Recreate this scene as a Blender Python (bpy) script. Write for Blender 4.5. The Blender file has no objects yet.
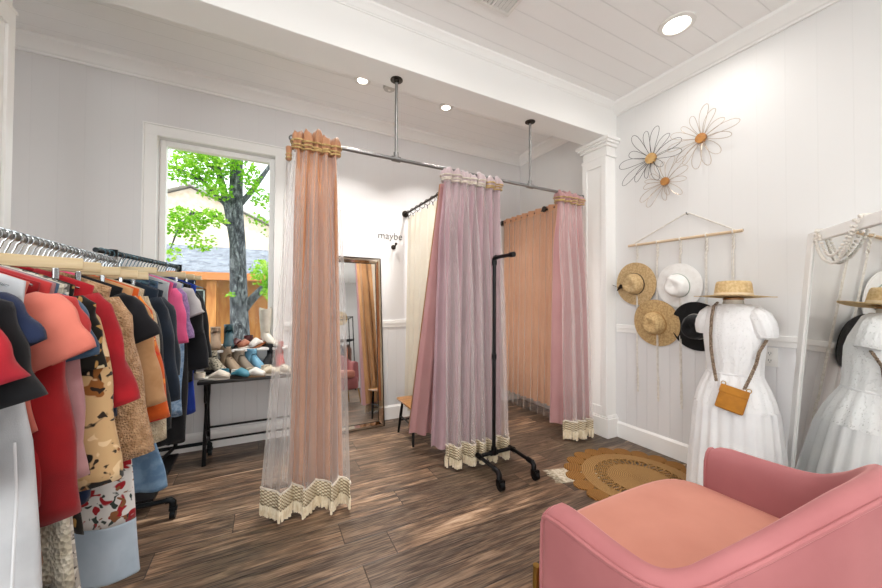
import bpy, bmesh, math, random
from mathutils import Vector, Matrix, noise
from math import sin, cos, pi, radians as rad, sqrt
SC = bpy.context.scene
COL = SC.collection
rnd = random.Random(7)

# ---------------------------------------------------------------- colours / materials
def lin(c):
    if isinstance(c, str):
        c = c.lstrip('#'); c = [int(c[i:i+2], 16)/255 for i in (0, 2, 4)]
    return tuple((x/12.92 if x <= .04045 else ((x+.055)/1.055)**2.4) for x in c) + (1.0,)

class NT:
    def __init__(s, name):
        s.m = bpy.data.materials.new(name); s.m.use_nodes = True
        s.t = s.m.node_tree; s.n = s.t.nodes; s.n.clear()
        s.out = s.n.new('ShaderNodeOutputMaterial')
    def node(s, typ, **kw):
        n = s.n.new('ShaderNode'+typ)
        for k, v in kw.items():
            if hasattr(n, k): setattr(n, k, v)
            else: s.set(n, k, v)
        return n
    def set(s, n, k, v):
        k = int(k[1:]) if (k[0] == 'i' and k[1:].isdigit()) else k
        if isinstance(v, bpy.types.NodeSocket): s.t.links.new(v, n.inputs[k])
        else: n.inputs[k].default_value = v
    def link(s, a, b): s.t.links.new(a, b)
    def math(s, op, a, b=0.0, c=0.0):
        n = s.n.new('ShaderNodeMath'); n.operation = op
        s.set(n, 'i0', a); s.set(n, 'i1', b); s.set(n, 'i2', c)
        return n.outputs[0]
    def ramp(s, fac, stops, mode='LINEAR'):
        n = s.n.new('ShaderNodeValToRGB'); n.color_ramp.interpolation = mode
        e = n.color_ramp.elements
        while len(e) < len(stops): e.new(.5)
        for el, (p, c) in zip(e, stops):
            el.position = p; el.color = lin(c) if not (isinstance(c, tuple) and len(c) == 4) else c
        s.link(fac, n.inputs[0]); return n.outputs[0]
    def mix(s, fac, a, b, mode='MIX'):
        n = s.n.new('ShaderNodeMix'); n.data_type = 'RGBA'; n.blend_type = mode
        for i, v in ((0, fac), (6, a), (7, b)):
            if isinstance(v, bpy.types.NodeSocket): s.link(v, n.inputs[i])
            else: n.inputs[i].default_value = lin(v) if isinstance(v, str) else v
        return n.outputs[2]
    def noise(s, scale, detail=3, vec=None, rough=.5, dist=0):
        n = s.n.new('ShaderNodeTexNoise'); n.inputs['Scale'].default_value = scale
        n.inputs['Detail'].default_value = detail; n.inputs['Roughness'].default_value = rough
        n.inputs['Distortion'].default_value = dist
        s.link(vec if vec is not None else s.obj(), n.inputs['Vector']); return n.outputs[0]
    def obj(s):
        if not hasattr(s, '_o'): s._o = s.n.new('ShaderNodeTexCoord')
        return s._o.outputs['Object']
    def sep(s, vec=None):
        n = s.n.new('ShaderNodeSeparateXYZ'); s.link(vec if vec is not None else s.obj(), n.inputs[0]); return n.outputs
    def comb(s, x, y, z):
        n = s.n.new('ShaderNodeCombineXYZ')
        s.set(n, 'i0', x); s.set(n, 'i1', y); s.set(n, 'i2', z); return n.outputs[0]
    def bump(s, h, strength=.3, dist=.01):
        n = s.n.new('ShaderNodeBump'); n.inputs['Strength'].default_value = strength
        n.inputs['Distance'].default_value = dist; s.link(h, n.inputs['Height']); return n.outputs[0]
    def bsdf(s, **kw):
        n = s.n.new('ShaderNodeBsdfPrincipled')
        for k, v in kw.items():
            k = {'color': 'Base Color', 'rough': 'Roughness', 'metal': 'Metallic', 'normal': 'Normal', 'spec': 'Specular IOR Level',
                 'sheen': 'Sheen Weight', 'coat': 'Coat Weight', 'alpha': 'Alpha', 'trans': 'Transmission Weight'}.get(k, k)
            if isinstance(v, bpy.types.NodeSocket): s.link(v, n.inputs[k])
            else: n.inputs[k].default_value = lin(v) if isinstance(v, str) else v
        return n
    def done(s, sh):
        s.link(sh if isinstance(sh, bpy.types.NodeSocket) else sh.outputs[0], s.out.inputs[0]); return s.m

def plain(name, c, rough=.6, metal=0, nz=0, nscale=60, var=None, spec=.5, coat=0):
    k = NT(name); kw = dict(rough=rough, metal=metal, spec=spec, coat=coat)
    col = c
    if var: col = k.ramp(k.noise(var[1], 4), [(.35, c), (.65, var[0])])
    kw['color'] = col
    if nz: kw['normal'] = k.bump(k.noise(nscale, 4), nz, .004)
    return k.done(k.bsdf(**kw))

def fabric(name, c, c2=None, scale=14, rough=.85, sheen=.2, weave=900, bump=.15, lo=.4, hi=.6, knit=None, spec=.25):
    k = NT(name)
    col = lin(c)
    if c2: col = k.ramp(k.noise(scale, 4), [(lo, c), (hi, c2)])
    w = k.noise(weave, 1) if not knit else None
    if knit:
        v = k.n.new('ShaderNodeTexVoronoi'); v.inputs['Scale'].default_value = knit; k.link(k.obj(), v.inputs['Vector']); w = v.outputs[0]
    o_ = k.sep(); wr = k.noise(13, 3, vec=k.comb(o_[0], o_[1], k.math('MULTIPLY', o_[2], .4)), dist=.5)
    h = k.math('ADD', k.math('MULTIPLY', w, .25 if not knit else .8), wr)
    return k.done(k.bsdf(color=col, rough=rough, sheen=sheen, spec=spec, normal=k.bump(h, max(bump, .38) if not knit else .7, .014)))

def print_fabric(name, base, cols, scale=18, thr=.55, rough=.85, blot=True):
    """blotches of several colours over a base, each its own layer"""
    k = NT(name); col = lin(base)
    for i, (c, sc, th) in enumerate(cols):
        v = k.comb(*[k.math('ADD', o, 3.7*i+1.3) for o in k.sep()])
        if blot: f = k.noise(sc, 1.5, vec=v, dist=.4)
        else:
            vv = k.n.new('ShaderNodeTexVoronoi'); vv.inputs['Scale'].default_value = sc; k.link(v, vv.inputs['Vector'])
            f = k.math('SUBTRACT', 1, vv.outputs[0])
        m = k.ramp(f, [(th, (0, 0, 0, 1)), (th+.03, (1, 1, 1, 1))])
        col = k.mix(m, col, lin(c))
    return k.done(k.bsdf(color=col, rough=rough, sheen=.2, spec=.2, normal=k.bump(k.noise(10, 3), .2, .012)))

def paint(name, c, groove=None, axis=0, depth=.35, line=.82, rough=.45, gw=.05):
    k = NT(name); o = k.sep()
    nz = k.noise(1.3, 2)
    col = k.ramp(nz, [(.3, c), (.7, c)])
    nrm = None
    if groove:
        fr = k.math('FRACT', k.math('DIVIDE', o[axis], groove))
        d = k.math('ABSOLUTE', k.math('SUBTRACT', fr, .5))
        g = k.math('SMOOTH_MIN', k.math('DIVIDE', d, gw), 1.0, .1)
        col = k.mix(g, k.mix(line, (0, 0, 0, 1), lin(c)), lin(c))
        nrm = k.bump(k.math('ADD', g, k.math('MULTIPLY', k.noise(250, 1), .02)), depth, .006)
    else: nrm = k.bump(k.noise(180, 2), .03, .004)
    return k.done(k.bsdf(color=col, rough=rough, normal=nrm, spec=.4))

def wood(name, c1, c2, axis=0, scale=3, rough=.5, stretch=12):
    k = NT(name); o = k.sep(); s = [stretch]*3; s[axis] = 1
    v = k.comb(*[k.math('MULTIPLY', o[i], s[i]) for i in range(3)])
    f = k.noise(scale, 5, vec=v, dist=.3)
    return k.done(k.bsdf(color=k.ramp(f, [(.3, c1), (.7, c2)]), rough=rough, normal=k.bump(f, .1, .003)))

def floor_mat():
    k = NT('weathered_plank_flooring'); o = k.sep(); W, L = .178, 1.22
    row = k.math('FLOOR', k.math('DIVIDE', o[1], W))
    wn = k.node('TexWhiteNoise', noise_dimensions='1D'); k.link(row, wn.inputs['W'])
    xs = k.math('ADD', o[0], k.math('MULTIPLY', wn.outputs[0], L))
    cx = k.math('FLOOR', k.math('DIVIDE', xs, L))
    wn2 = k.node('TexWhiteNoise', noise_dimensions='2D'); k.link(k.comb(row, cx, 0), wn2.inputs['Vector'])
    fy = k.math('FRACT', k.math('DIVIDE', o[1], W)); fx = k.math('FRACT', k.math('DIVIDE', xs, L))
    ey = k.math('MINIMUM', fy, k.math('SUBTRACT', 1, fy)); ex = k.math('MINIMUM', fx, k.math('SUBTRACT', 1, fx))
    gap = k.math('MINIMUM', k.math('DIVIDE', ey, .02), k.math('DIVIDE', ex, .0028)); gap = k.math('MINIMUM', gap, 1)
    off = k.math('MULTIPLY', wn2.outputs[0], 37)
    v1 = k.comb(k.math('ADD', k.math('MULTIPLY', o[0], 1.1), off), k.math('MULTIPLY', o[1], 13), off)
    v2 = k.comb(k.math('ADD', k.math('MULTIPLY', o[0], 4), off), k.math('MULTIPLY', o[1], 90), off)
    v3 = k.comb(k.math('ADD', k.math('MULTIPLY', o[0], 2.0), off), k.math('MULTIPLY', o[1], 5), off)
    g1 = k.noise(2.2, 6, vec=v1, rough=.65, dist=.8); g2 = k.noise(2, 4, vec=v2, rough=.6); g3 = k.noise(1.6, 4, vec=v3)
    base = k.ramp(g1, [(.30, '#241913'), (.42, '#4b382b'), (.51, '#7d6552'), (.60, '#b59c84'), (.72, '#dbc8b3')])
    tone = k.ramp(wn2.outputs[0], [(0, '#52453d'), (.3, '#8f7e72'), (.6, '#c4b1a1'), (1, '#fff2e4')])
    c = k.mix(.85, base, tone, 'MULTIPLY')
    c = k.mix(k.ramp(g3, [(.40, (.75, .75, .75, 1)), (.58, (0, 0, 0, 1))]), c, '#33231a')
    c = k.mix(k.ramp(g2, [(.42, (0, 0, 0, 1)), (.66, (.5, .5, .5, 1))]), c, k.mix(.5, c, '#c7ae93'))
    c = k.mix(gap, '#17100c', c)
    hgt = k.math('ADD', k.math('MULTIPLY', g2, .25), k.math('ADD', k.math('MULTIPLY', g1, .3), gap))
    rg = k.ramp(g1, [(.3, (.5, .5, .5, 1)), (.7, (.33, .33, .33, 1))])
    return k.done(k.bsdf(color=c, rough=rg, spec=.5, normal=k.bump(hgt, .35, .004)))

def sheer(name, c, dens=.45):
    k = NT(name)
    d = k.node('BsdfDiffuse', Color=lin(c)); t = k.node('BsdfTranslucent', Color=lin(c)); tr = k.node('BsdfTransparent')
    m1 = k.node('MixShader', i0=.35); k.link(d.outputs[0], m1.inputs[1]); k.link(t.outputs[0], m1.inputs[2])
    lw = k.node('LayerWeight', Blend=.35)
    f = k.math('ADD', k.math('MULTIPLY', lw.outputs['Facing'], .26), dens)
    f = k.math('MINIMUM', f, .95)
    m2 = k.node('MixShader', i0=f); k.link(tr.outputs[0], m2.inputs[1]); k.link(m1.outputs[0], m2.inputs[2])
    return k.done(m2)

def drape(name, c, c2=None, rough=.6, sheen=.4, thru=.25):
    k = NT(name)
    p = k.bsdf(color=c if not c2 else k.ramp(k.noise(3, 3), [(.35, c), (.65, c2)]), rough=rough, sheen=sheen, spec=.3, normal=k.bump(k.noise(700, 1), .05, .003))
    t = k.node('BsdfTranslucent', Color=lin(c))
    m = k.node('MixShader', i0=thru); k.link(p.outputs[0], m.inputs[1]); k.link(t.outputs[0], m.inputs[2])
    return k.done(m)

def glass_mat():
    k = NT('window_glass'); tr = k.node('BsdfTransparent', Color=(.97, .985, .98, 1)); g = k.node('BsdfGlossy', Roughness=.01)
    fr = k.node('Fresnel', IOR=1.45); m = k.node('MixShader'); k.link(k.math('MULTIPLY', fr.outputs[0], .07), m.inputs[0])
    k.link(tr.outputs[0], m.inputs[1]); k.link(g.outputs[0], m.inputs[2]); return k.done(m)

def emit(name, c, s):
    k = NT(name); e = k.node('Emission', Color=lin(c), Strength=s); return k.done(e)

# ---------------------------------------------------------------- mesh builder
class MB:
    def __init__(s): s.v = []; s.f = []
    def add(s, vs, fs):
        b = len(s.v); s.v += [Vector(p) for p in vs]; s.f += [tuple(b+i for i in f) for f in fs]; return s
    def box(s, x0, x1, y0, y1, z0, z1, bev=0, M=None):
        bm = bmesh.new(); bmesh.ops.create_cube(bm, size=1)
        for v in bm.verts: v.co = Vector(((x0+x1)/2+v.co.x*(x1-x0), (y0+y1)/2+v.co.y*(y1-y0), (z0+z1)/2+v.co.z*(z1-z0)))
        if bev: bmesh.ops.bevel(bm, geom=bm.edges[:], offset=bev, segments=3, affect='EDGES', profile=.5)
        if M is not None: bm.transform(M)
        bm.verts.index_update()
        s.add([v.co.copy() for v in bm.verts], [[v.index for v in f.verts] for f in bm.faces]); bm.free(); return s
    def rings(s, R, cap0=True, cap1=True, closed=True):
        n = len(R[0]); b = len(s.v)
        for r in R: s.v += [Vector(p) for p in r]
        for i in range(len(R)-1):
            for j in range(n if closed else n-1):
                j2 = (j+1) % n
                s.f.append((b+i*n+j, b+i*n+j2, b+(i+1)*n+j2, b+(i+1)*n+j))
        if closed and cap0: s.f.append(tuple(b+j for j in range(n-1, -1, -1)))
        if closed and cap1: s.f.append(tuple(b+(len(R)-1)*n+j for j in range(n)))
        return s
    def tube(s, path, r, n=10, cap=True, flat=1.0, up=None):
        P = [Vector(p) for p in path]; rr = r if isinstance(r, (list, tuple)) else [r]*len(P); R = []
        T = []
        for i in range(len(P)):
            a = P[max(0, i-1)]; c = P[min(len(P)-1, i+1)]; T.append((c-a).normalized())
        u = Vector(up) if up else (Vector((0, 0, 1)) if abs(T[0].z) < .9 else Vector((0, 1, 0)))
        for i, p in enumerate(P):
            t = T[i]; u = (u - t*u.dot(t)); u = u.normalized() if u.length > 1e-6 else t.orthogonal().normalized()
            w = t.cross(u)
            R.append([p + u*(cos(2*pi*j/n)*rr[i]) + w*(sin(2*pi*j/n)*rr[i]*flat) for j in range(n)])
        return s.rings(R, cap, cap)
    def cyl(s, a, b, r, n=14, r2=None): return s.tube([a, b], [r, r if r2 is None else r2], n)
    def lathe(s, prof, c=(0, 0, 0), axis=(0, 0, 1), n=28, cap0=True, cap1=True, sx=1, sy=1):
        a = Vector(axis).normalized(); q = Vector((0, 0, 1)).rotation_difference(a); c = Vector(c)
        return s.rings([[c + q @ Vector((r*cos(2*pi*j/n)*sx, r*sin(2*pi*j/n)*sy, z)) for j in range(n)] for r, z in prof], cap0, cap1)
    def torus(s, c, axis, R, r, n=24, m=8, sx=1, sy=1):
        a = Vector(axis).normalized(); q = Vector((0, 0, 1)).rotation_difference(a); c = Vector(c)
        P = [c + q @ Vector((R*cos(2*pi*i/n)*sx, R*sin(2*pi*i/n)*sy, 0)) for i in range(n)]
        R_ = []
        for i in range(n):
            o = (q @ Vector((cos(2*pi*i/n)*sx, sin(2*pi*i/n)*sy, 0))).normalized()
            R_.append([P[i] + o*(cos(2*pi*j/m)*r) + a*(sin(2*pi*j/m)*r) for j in range(m)])
        R_.append(R_[0]); return s.rings(R_, False, False)
    def grid(s, fn, nu, nv):
        b = len(s.v)
        for j in range(nv+1):
            for i in range(nu+1): s.v.append(Vector(fn(i/nu, j/nv)))
        for j in range(nv):
            for i in range(nu):
                a = b+j*(nu+1)+i; s.f.append((a, a+1, a+nu+2, a+nu+1))
        return s
    def ball(s, c, r, n=12, m=8, sx=1, sy=1, sz=1):
        c = Vector(c); R = [[c+Vector((r*sx*sin(pi*i/m)*cos(2*pi*j/n), r*sy*sin(pi*i/m)*sin(2*pi*j/n), -r*sz*cos(pi*i/m))) for j in range(n)] for i in range(1, m)]
        return s.rings(R)
    def prism(s, pts, d):
        """closed outline (3-D points) pushed along d"""
        P = [Vector(p) for p in pts]; d = Vector(d); n = len(P); b = len(s.v)
        s.v += P + [p+d for p in P]
        s.f.append(tuple(b+i for i in range(n-1, -1, -1))); s.f.append(tuple(b+n+i for i in range(n)))
        for i in range(n): j = (i+1) % n; s.f.append((b+i, b+j, b+n+j, b+n+i))
        return s
    def xf(s, M): s.v = [M @ v for v in s.v]; return s
    def build(s, name, mat, parent=None, smooth=35, rebase=False, solid=0, fix=True):
        me = bpy.data.meshes.new(name)
        off = Vector((0, 0, 0))
        if parent is not None:
            p = parent
            while p.parent: p = p.parent
            off = p.location.copy()
        elif rebase:
            xs = [v.x for v in s.v]; ys = [v.y for v in s.v]; off = Vector(((min(xs)+max(xs))/2, (min(ys)+max(ys))/2, min(v.z for v in s.v)))
        me.from_pydata([v-off for v in s.v], [], s.f)
        if fix:
            bm = bmesh.new(); bm.from_mesh(me); bmesh.ops.recalc_face_normals(bm, faces=bm.faces[:]); bm.to_mesh(me); bm.free()
        if smooth:
            me.polygons.foreach_set('use_smooth', [True]*len(me.polygons))
            if smooth < 180: me.set_sharp_from_angle(angle=rad(smooth))
        me.materials.append(mat); me.update()
        o = bpy.data.objects.new(name, me); COL.objects.link(o)
        if parent is not None: o.parent = parent
        else: o.location = off
        if solid:
            md = o.modifiers.new('thickness', 'SOLIDIFY'); md.thickness = solid
        return o

def tag(o, label, cat, group=None, kind=None):
    o['label'] = label; o['category'] = cat
    if group: o['group'] = group
    if kind: o['kind'] = kind
    return o
def thing(name, label, cat, loc=(0, 0, 0), rz=0, group=None):
    o = bpy.data.objects.new(name, None); COL.objects.link(o); o.location = loc; o.rotation_euler = (0, 0, rz); o.empty_display_size = .05
    return tag(o, label, cat, group)
def struct(mb, name, mat, label, cat, smooth=0, parent=None):
    o = mb.build(name, mat, parent, smooth=smooth)
    if parent is None: tag(o, label, cat, kind='structure')
    return o
def dup(o, loc, rz=None, label=None, group=None):
    c = o.copy(); COL.objects.link(c); c.location = loc
    if rz is not None: c.rotation_euler = (0, 0, rz)
    if label: c['label'] = label
    if group: c['group'] = group
    for ch in list(o.children):
        k = ch.copy(); COL.objects.link(k); k.parent = c
        for g in list(ch.children):
            q = g.copy(); COL.objects.link(q); q.parent = k
    return c
def nz(x, y, z): return noise.noise(Vector((x, y, z)))
def lerp(a, b, t): return a+(b-a)*t
def sstep(t): t = max(0, min(1, t)); return t*t*(3-2*t)

# ---------------------------------------------------------------- palette
M = {}
M['wall'] = paint('white_wall_boards', '#dddbdb', groove=.14, axis=0, depth=.10, line=.97, gw=.025)
M['wallx'] = paint('white_wall_boards_side', '#e0dfde', groove=.14, axis=1, depth=.10, line=.97, gw=.025)
M['wains'] = paint('beadboard_back', '#dcdcdd', groove=.092, axis=0, depth=.35, line=.93, gw=.06)
M['wainsx'] = paint('beadboard_side', '#e0dfe0', groove=.092, axis=1, depth=.35, line=.93, gw=.06)
M['ceil'] = paint('ceiling_boards', '#f6f5f4', groove=.145, axis=1, depth=.4, line=.88, gw=.035)
M['trim'] = paint('white_trim_paint', '#f2f1ef', rough=.35)
M['beam'] = paint('white_beam_paint', '#efeeec', rough=.5)
M['floor'] = floor_mat()
M['black'] = plain('black_pipe_metal', '#141315', rough=.42, metal=.6, nz=.1, nscale=120)
M['teal_black'] = plain('dark_pipe_metal', '#15191c', rough=.4, metal=.7)
M['steel'] = plain('galvanised_pipe', '#8d8c8b', rough=.35, metal=.9, nz=.1, nscale=90)
M['chrome'] = plain('chrome_wire', '#b9bec2', rough=.18, metal=1)
M['bluehook'] = plain('dark_steel_wire', '#55707c', rough=.3, metal=.9)
M['brass'] = plain('aged_brass', '#9c7a3c', rough=.35, metal=.9)
M['bronze'] = plain('dark_bronze', '#3a332d', rough=.4, metal=.8)
M['mirror'] = plain('mirror_silvering', '#f2f4f3', rough=.015, metal=1)
M['bevel'] = plain('bevelled_mirror_strip', '#cfc3b4', rough=.05, metal=1)
M['glass'] = glass_mat()

# ---------------------------------------------------------------- room
R, D, H = 2.899, 3.43, 3.058
YB0, YB1, ZB = 2.07, 2.30, 2.74        # ceiling beam
XL, YF = -2.4, -3.3                    # far left wall and the shop front behind the camera
struct(MB().box(XL-.1, R+.1, YF-.1, D+.1, -.1, 0), 'floor', M['floor'], 'dark weathered wood plank floor', 'floor')
struct(MB().box(XL-.1, R+.1, YF-.1, D+.1, H, H+.1), 'ceiling', M['ceil'], 'white tongue and groove board ceiling', 'ceiling')
RZ = 1.0                               # chair rail height
# back wall round its window opening
WX0, WX1, WZ0, WZ1 = -.765, .07, .80, 2.525
def wall_open_x(y0, y1, xa, xb, z0, z1, holes):
    m = MB(); xs = xa
    for (a, b, c, d) in holes:
        m.box(xs, a, y0, y1, z0, z1)
        if c > z0: m.box(a, b, y0, y1, z0, min(c, z1))
        if d < z1: m.box(a, b, y0, y1, max(d, z0), z1)
        xs = b
    m.box(xs, xb, y0, y1, z0, z1); return m
struct(wall_open_x(D, D+.16, XL-.1, R+.1, RZ, H, [(WX0, WX1, WZ0, WZ1)]), 'wall_back', M['wall'], 'white boarded back wall behind the fitting rooms', 'wall')
wb = wall_open_x(D-.004, D+.16, XL-.1, R+.1, 0, RZ, [(WX0, WX1, WZ0, WZ1)])
struct(wb, 'wall_back_wainscot', M['wains'], 'white beadboard wainscot along the foot of the back wall', 'wall')
struct(MB().box(R, R+.16, YF-.1, D+.1, RZ, H), 'wall_right', M['wallx'], 'white right wall behind the wire flowers and hats', 'wall')
struct(MB().box(R-.004, R+.16, YF-.1, D+.1, 0, RZ), 'wall_right_wainscot', M['wainsx'], 'white beadboard wainscot along the right wall', 'wall')
struct(wall_open_x(YF-.16, YF, XL-.1, R+.1, 0, H, [(-1.9, .1, .5, 2.5), (.5, 1.4, 0.02, 2.3)]), 'wall_front', M['wall'], 'white shop front wall behind the camera', 'wall')
ml = MB(); ml.box(XL-.16, XL, YF-.1, -2.4, 0, H); ml.box(XL-.16, XL, .6, D+.1, 0, H); ml.box(XL-.16, XL, -2.4, .6, 0, .6); ml.box(XL-.16, XL, -2.4, .6, 2.5, H)
struct(ml, 'wall_left', M['wallx'], 'white left wall behind the clothes rack', 'wall')
# crown mouldings
CR = [(0, -.1), (.012, -.1), (.016, -.088), (.028, -.082), (.045, -.055), (.075, -.03), (.085, -.022), (.09, 0), (0, 0)]
def crown_x(m, y, s, xa, xb, z=H):     # runs along x, sticks out by -s
    m.prism([(xa, y+s*a, z+b) for a, b in CR], (xb-xa, 0, 0))
def crown_y(m, x, s, ya, yb, z=H):
    m.prism([(x+s*a, ya, z+b) for a, b in CR], (0, yb-ya, 0))
m = MB(); crown_x(m, D, -1, XL, R); struct(m, 'trim_1', M['trim'], 'white crown moulding along the top of the back wall', 'trim', smooth=25)
m = MB(); crown_y(m, R, -1, YF, YB0); struct(m, 'trim_2', M['trim'], 'white crown moulding on the right wall in front of the beam', 'trim', smooth=25)
m = MB(); crown_y(m, R, -1, YB1, D); struct(m, 'trim_3', M['trim'], 'white crown moulding on the right wall inside the fitting rooms', 'trim', smooth=25)
m = MB(); crown_x(m, YB1, 1, XL, R); struct(m, 'trim_4', M['trim'], 'white crown moulding along the rear of the ceiling beam', 'trim', smooth=25)
m = MB(); m.prism([(XL, YB0-a*.5, H+b*.55) for a, b in CR], (R-XL, 0, 0)); struct(m, 'trim_5', M['trim'], 'slim crown moulding along the front of the ceiling beam', 'trim', smooth=25)
m = MB(); m.box(XL, R, YB0, YB1, ZB, H, .004); struct(m, 'ceiling_beam', M['beam'], 'white boxed ceiling beam crossing the room', 'beam')
# chair rails and baseboards
m = MB(); 
for xa, xb in ((XL, WX0-.09), (WX1+.09, R)): m.box(xa, xb, D-.022, D, RZ-.012, RZ+.026, .005); m.box(xa, xb, D-.014, D, RZ-.045, RZ-.012, .004)
struct(m, 'trim_6', M['trim'], 'white chair rail along the back wall', 'trim')
m = MB()
for ya, yb in ((YF, YB0), (YB1+.06, D)): m.box(R-.022, R, ya, yb, RZ-.012, RZ+.026, .005); m.box(R-.014, R, ya, yb, RZ-.045, RZ-.012, .004)
struct(m, 'trim_7', M['trim'], 'white chair rail along the right wall', 'trim')
def base_prof(): return [(0, 0), (.02, 0), (.02, .125), (.012, .135), (.008, .142), (0, .142)]
m = MB(); m.prism([(XL, D-a, b) for a, b in base_prof()], (R-XL, 0, 0)); struct(m, 'baseboard_back', M['trim'], 'white baseboard under the back wall', 'baseboard')
m = MB(); m.prism([(R-a, YF, b) for a, b in base_prof()], (0, YB0-YF, 0)); struct(m, 'baseboard_right', M['trim'], 'white baseboard along the right wall below the hats', 'baseboard')
# right column
def column(x0, x1, y0, y1, name, label):
    m = MB(); m.box(x0, x1, y0, y1, 0, ZB, .002)
    for z0, z1, e in ((0, .17, .026), (.17, .185, .018), (.185, .195, .010)): m.box(x0-e, x1+e, y0-e, y1+e, z0, z1, .003)
    for z0, z1, e in ((ZB-.17, ZB-.15, .014), (ZB-.075, ZB-.05, .022), (ZB-.05, ZB-.028, .038), (ZB-.028, ZB, .052)): m.box(x0-e, x1+e, y0-e, y1+e, z0, z1, .004)
    st = .05
    for s, xs in ((-1, x0), (1, x1)):  # raised stiles round a sunk panel
        f = lambda ya, yb, za, zb: m.box(min(xs, xs+s*.012), max(xs, xs+s*.012), ya, yb, za, zb, .002)
        f(y0, y0+st, .19, ZB-.16); f(y1-st, y1, .19, ZB-.16); f(y0+st, y1-st, .19, .27); f(y0+st, y1-st, ZB-.25, ZB-.16)
    return struct(m, name, M['trim'], label, 'column')
column(2.775, R+.01, 2.085, 2.345, 'column', 'white panelled square column at the right end of the beam')
column(-1.30, -1.065, 2.07, 2.33, 'column.001', 'white square column at the far left behind the clothes rack')
# the window on the back wall
w = thing('window_1', 'white framed picture window looking out on the tree', 'window', ((WX0+WX1)/2, D, WZ0)); w['kind'] = 'structure'
m = MB(); cw = .078
m.box(WX0-cw, WX0, D-.022, D, WZ0-.02, WZ1+cw, .004); m.box(WX1, WX1+cw, D-.022, D, WZ0-.02, WZ1+cw, .004); m.box(WX0-cw, WX1+cw, D-.024, D, WZ1, WZ1+cw, .004)
m.box(WX0-cw-.012, WX0-cw, D-.03, D, WZ0-.02, WZ1+cw+.012, .003); m.box(WX1+cw, WX1+cw+.012, D-.03, D, WZ0-.02, WZ1+cw+.012, .003); m.box(WX0-cw-.012, WX1+cw+.012, D-.032, D, WZ1+cw, WZ1+cw+.012, .003)
m.build('casing', M['trim'], w, smooth=0)
m = MB(); fw = .042
for a, b, c, d in ((WX0, WX0+fw, WZ0, WZ1), (WX1-fw, WX1, WZ0, WZ1), (WX0+fw, WX1-fw, WZ1-fw, WZ1), (WX0+fw, WX1-fw, WZ0, WZ0+fw)): m.box(a, b, D+.06, D+.12, c, d, .004)
m.build('frame', M['trim'], w, smooth=0)
MB().box(WX0+fw, WX1-fw, D+.085, D+.090, WZ0+fw, WZ1-fw).build('pane', M['glass'], w, smooth=0)
m = MB(); m.box(WX0-.12, WX1+.12, D-.13, D+.065, WZ0, WZ0+.022, .005); m.box(WX0-.09, WX1+.09, D-.018, D, WZ0-.085, WZ0, .003); m.build('sill', M['trim'], w, smooth=0)
# unseen windows and door behind the camera, added to let light in
def front_window(name, label, a, b, c, d, side):
    w = thing(name, label, 'window', ((a+b)/2, YF, c) if side == 'x' else (XL, (a+b)/2, c)); w['kind'] = 'structure'
    m = MB(); e = .06; g = MB()
    for p, q, r_, s_ in ((a, a+e, c, d), (b-e, b, c, d), (a+e, b-e, d-e, d), (a+e, b-e, c, c+e), ((a+b)/2-.03, (a+b)/2+.03, c+e, d-e)):
        m.box(p, q, YF-.1, YF-.03, r_, s_, .004) if side == 'x' else m.box(XL-.1, XL-.03, p, q, r_, s_, .004)
    m.build('frame', M['trim'], w, smooth=0)
    g.box(a+e, b-e, YF-.07, YF-.065, c+e, d-e) if side == 'x' else g.box(XL-.07, XL-.065, a+e, b-e, c+e, d-e)
    g.build('pane', M['glass'], w, smooth=0)
front_window('added_window_2', 'unseen wide shop window added for light in the front wall', -1.9, .1, .5, 2.5, 'x')
front_window('door_1', 'unseen glazed shop door added in the front wall', .5, 1.4, .02, 2.3, 'x')
front_window('added_window_3', 'unseen wide window added for light in the left wall beside the camera', -2.4, .6, .6, 2.5, 'y')

# ---------------------------------------------------------------- ceiling fittings
M['lens'] = emit('lamp_lens', '#fff6ea', 14)
M['grille'] = plain('white_enamel', '#e8e6e2', rough=.4)
def downlight(x, y, label, power, r=.085, spot=False, group=None, seen=True):
    t = thing('recessed_light', label, 'ceiling light', (x, y, H), group=group)
    MB().lathe([(r-.012, -.006), (r-.006, -.012), (r+.018, -.008), (r+.02, 0), (r-.012, 0)], (x, y, H), n=36, cap0=False, cap1=False).build('trim_ring', M['grille'], t)
    MB().lathe([(r-.01, -.004), (.001, -.006)], (x, y, H), n=36).build('lens', M['lens'], t)
    L = bpy.data.lights.new('recessed_lamp', 'AREA'); L.shape = 'DISK'; L.size = r*1.8; L.energy = power; L.color = (1, .97, .93)
    L.spread = rad(165) if not spot else rad(95)
    o = bpy.data.objects.new('recessed_lamp', L); COL.objects.link(o); o.location = (x, y, H-.02); o.parent = None
LP = 12
downlight(2.385, 1.27, 'lit round recessed ceiling light above the wire flowers', LP*.4)
downlight(.70, 2.80, 'lit recessed light in the fitting room ceiling nearest the window', LP*1.2, r=.05, spot=True)
downlight(1.50, 2.83, 'lit recessed light in the fitting room ceiling nearer the corner', LP*1.2, r=.05, spot=True)
for i, (x, y, l) in enumerate(((.75, 1.0, 'unseen lit recessed light over the middle of the shop'), (-1.2, .3, 'unseen lit recessed light over the near end of the clothes rack'), (.9, -1.2, 'unseen lit recessed light behind the armchair'), (2.4, -1.2, 'unseen lit recessed light over the corner behind the white mirror'), (-1.2, -2.0, 'unseen lit recessed light near the shop window'))):
    downlight(x, y, l, LP)  # downlights out of view, added as light sources for the shop
t = thing('smoke_detector', 'small white smoke detector on the fitting room ceiling', 'smoke detector', (.925, 2.78, H))
MB().lathe([(.05, 0), (.052, -.012), (.046, -.026), (.03, -.032), (.001, -.033)], (.925, 2.78, H), n=28).build('body', plain('grey_plastic', '#c4c2be', rough=.5), t)
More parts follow.
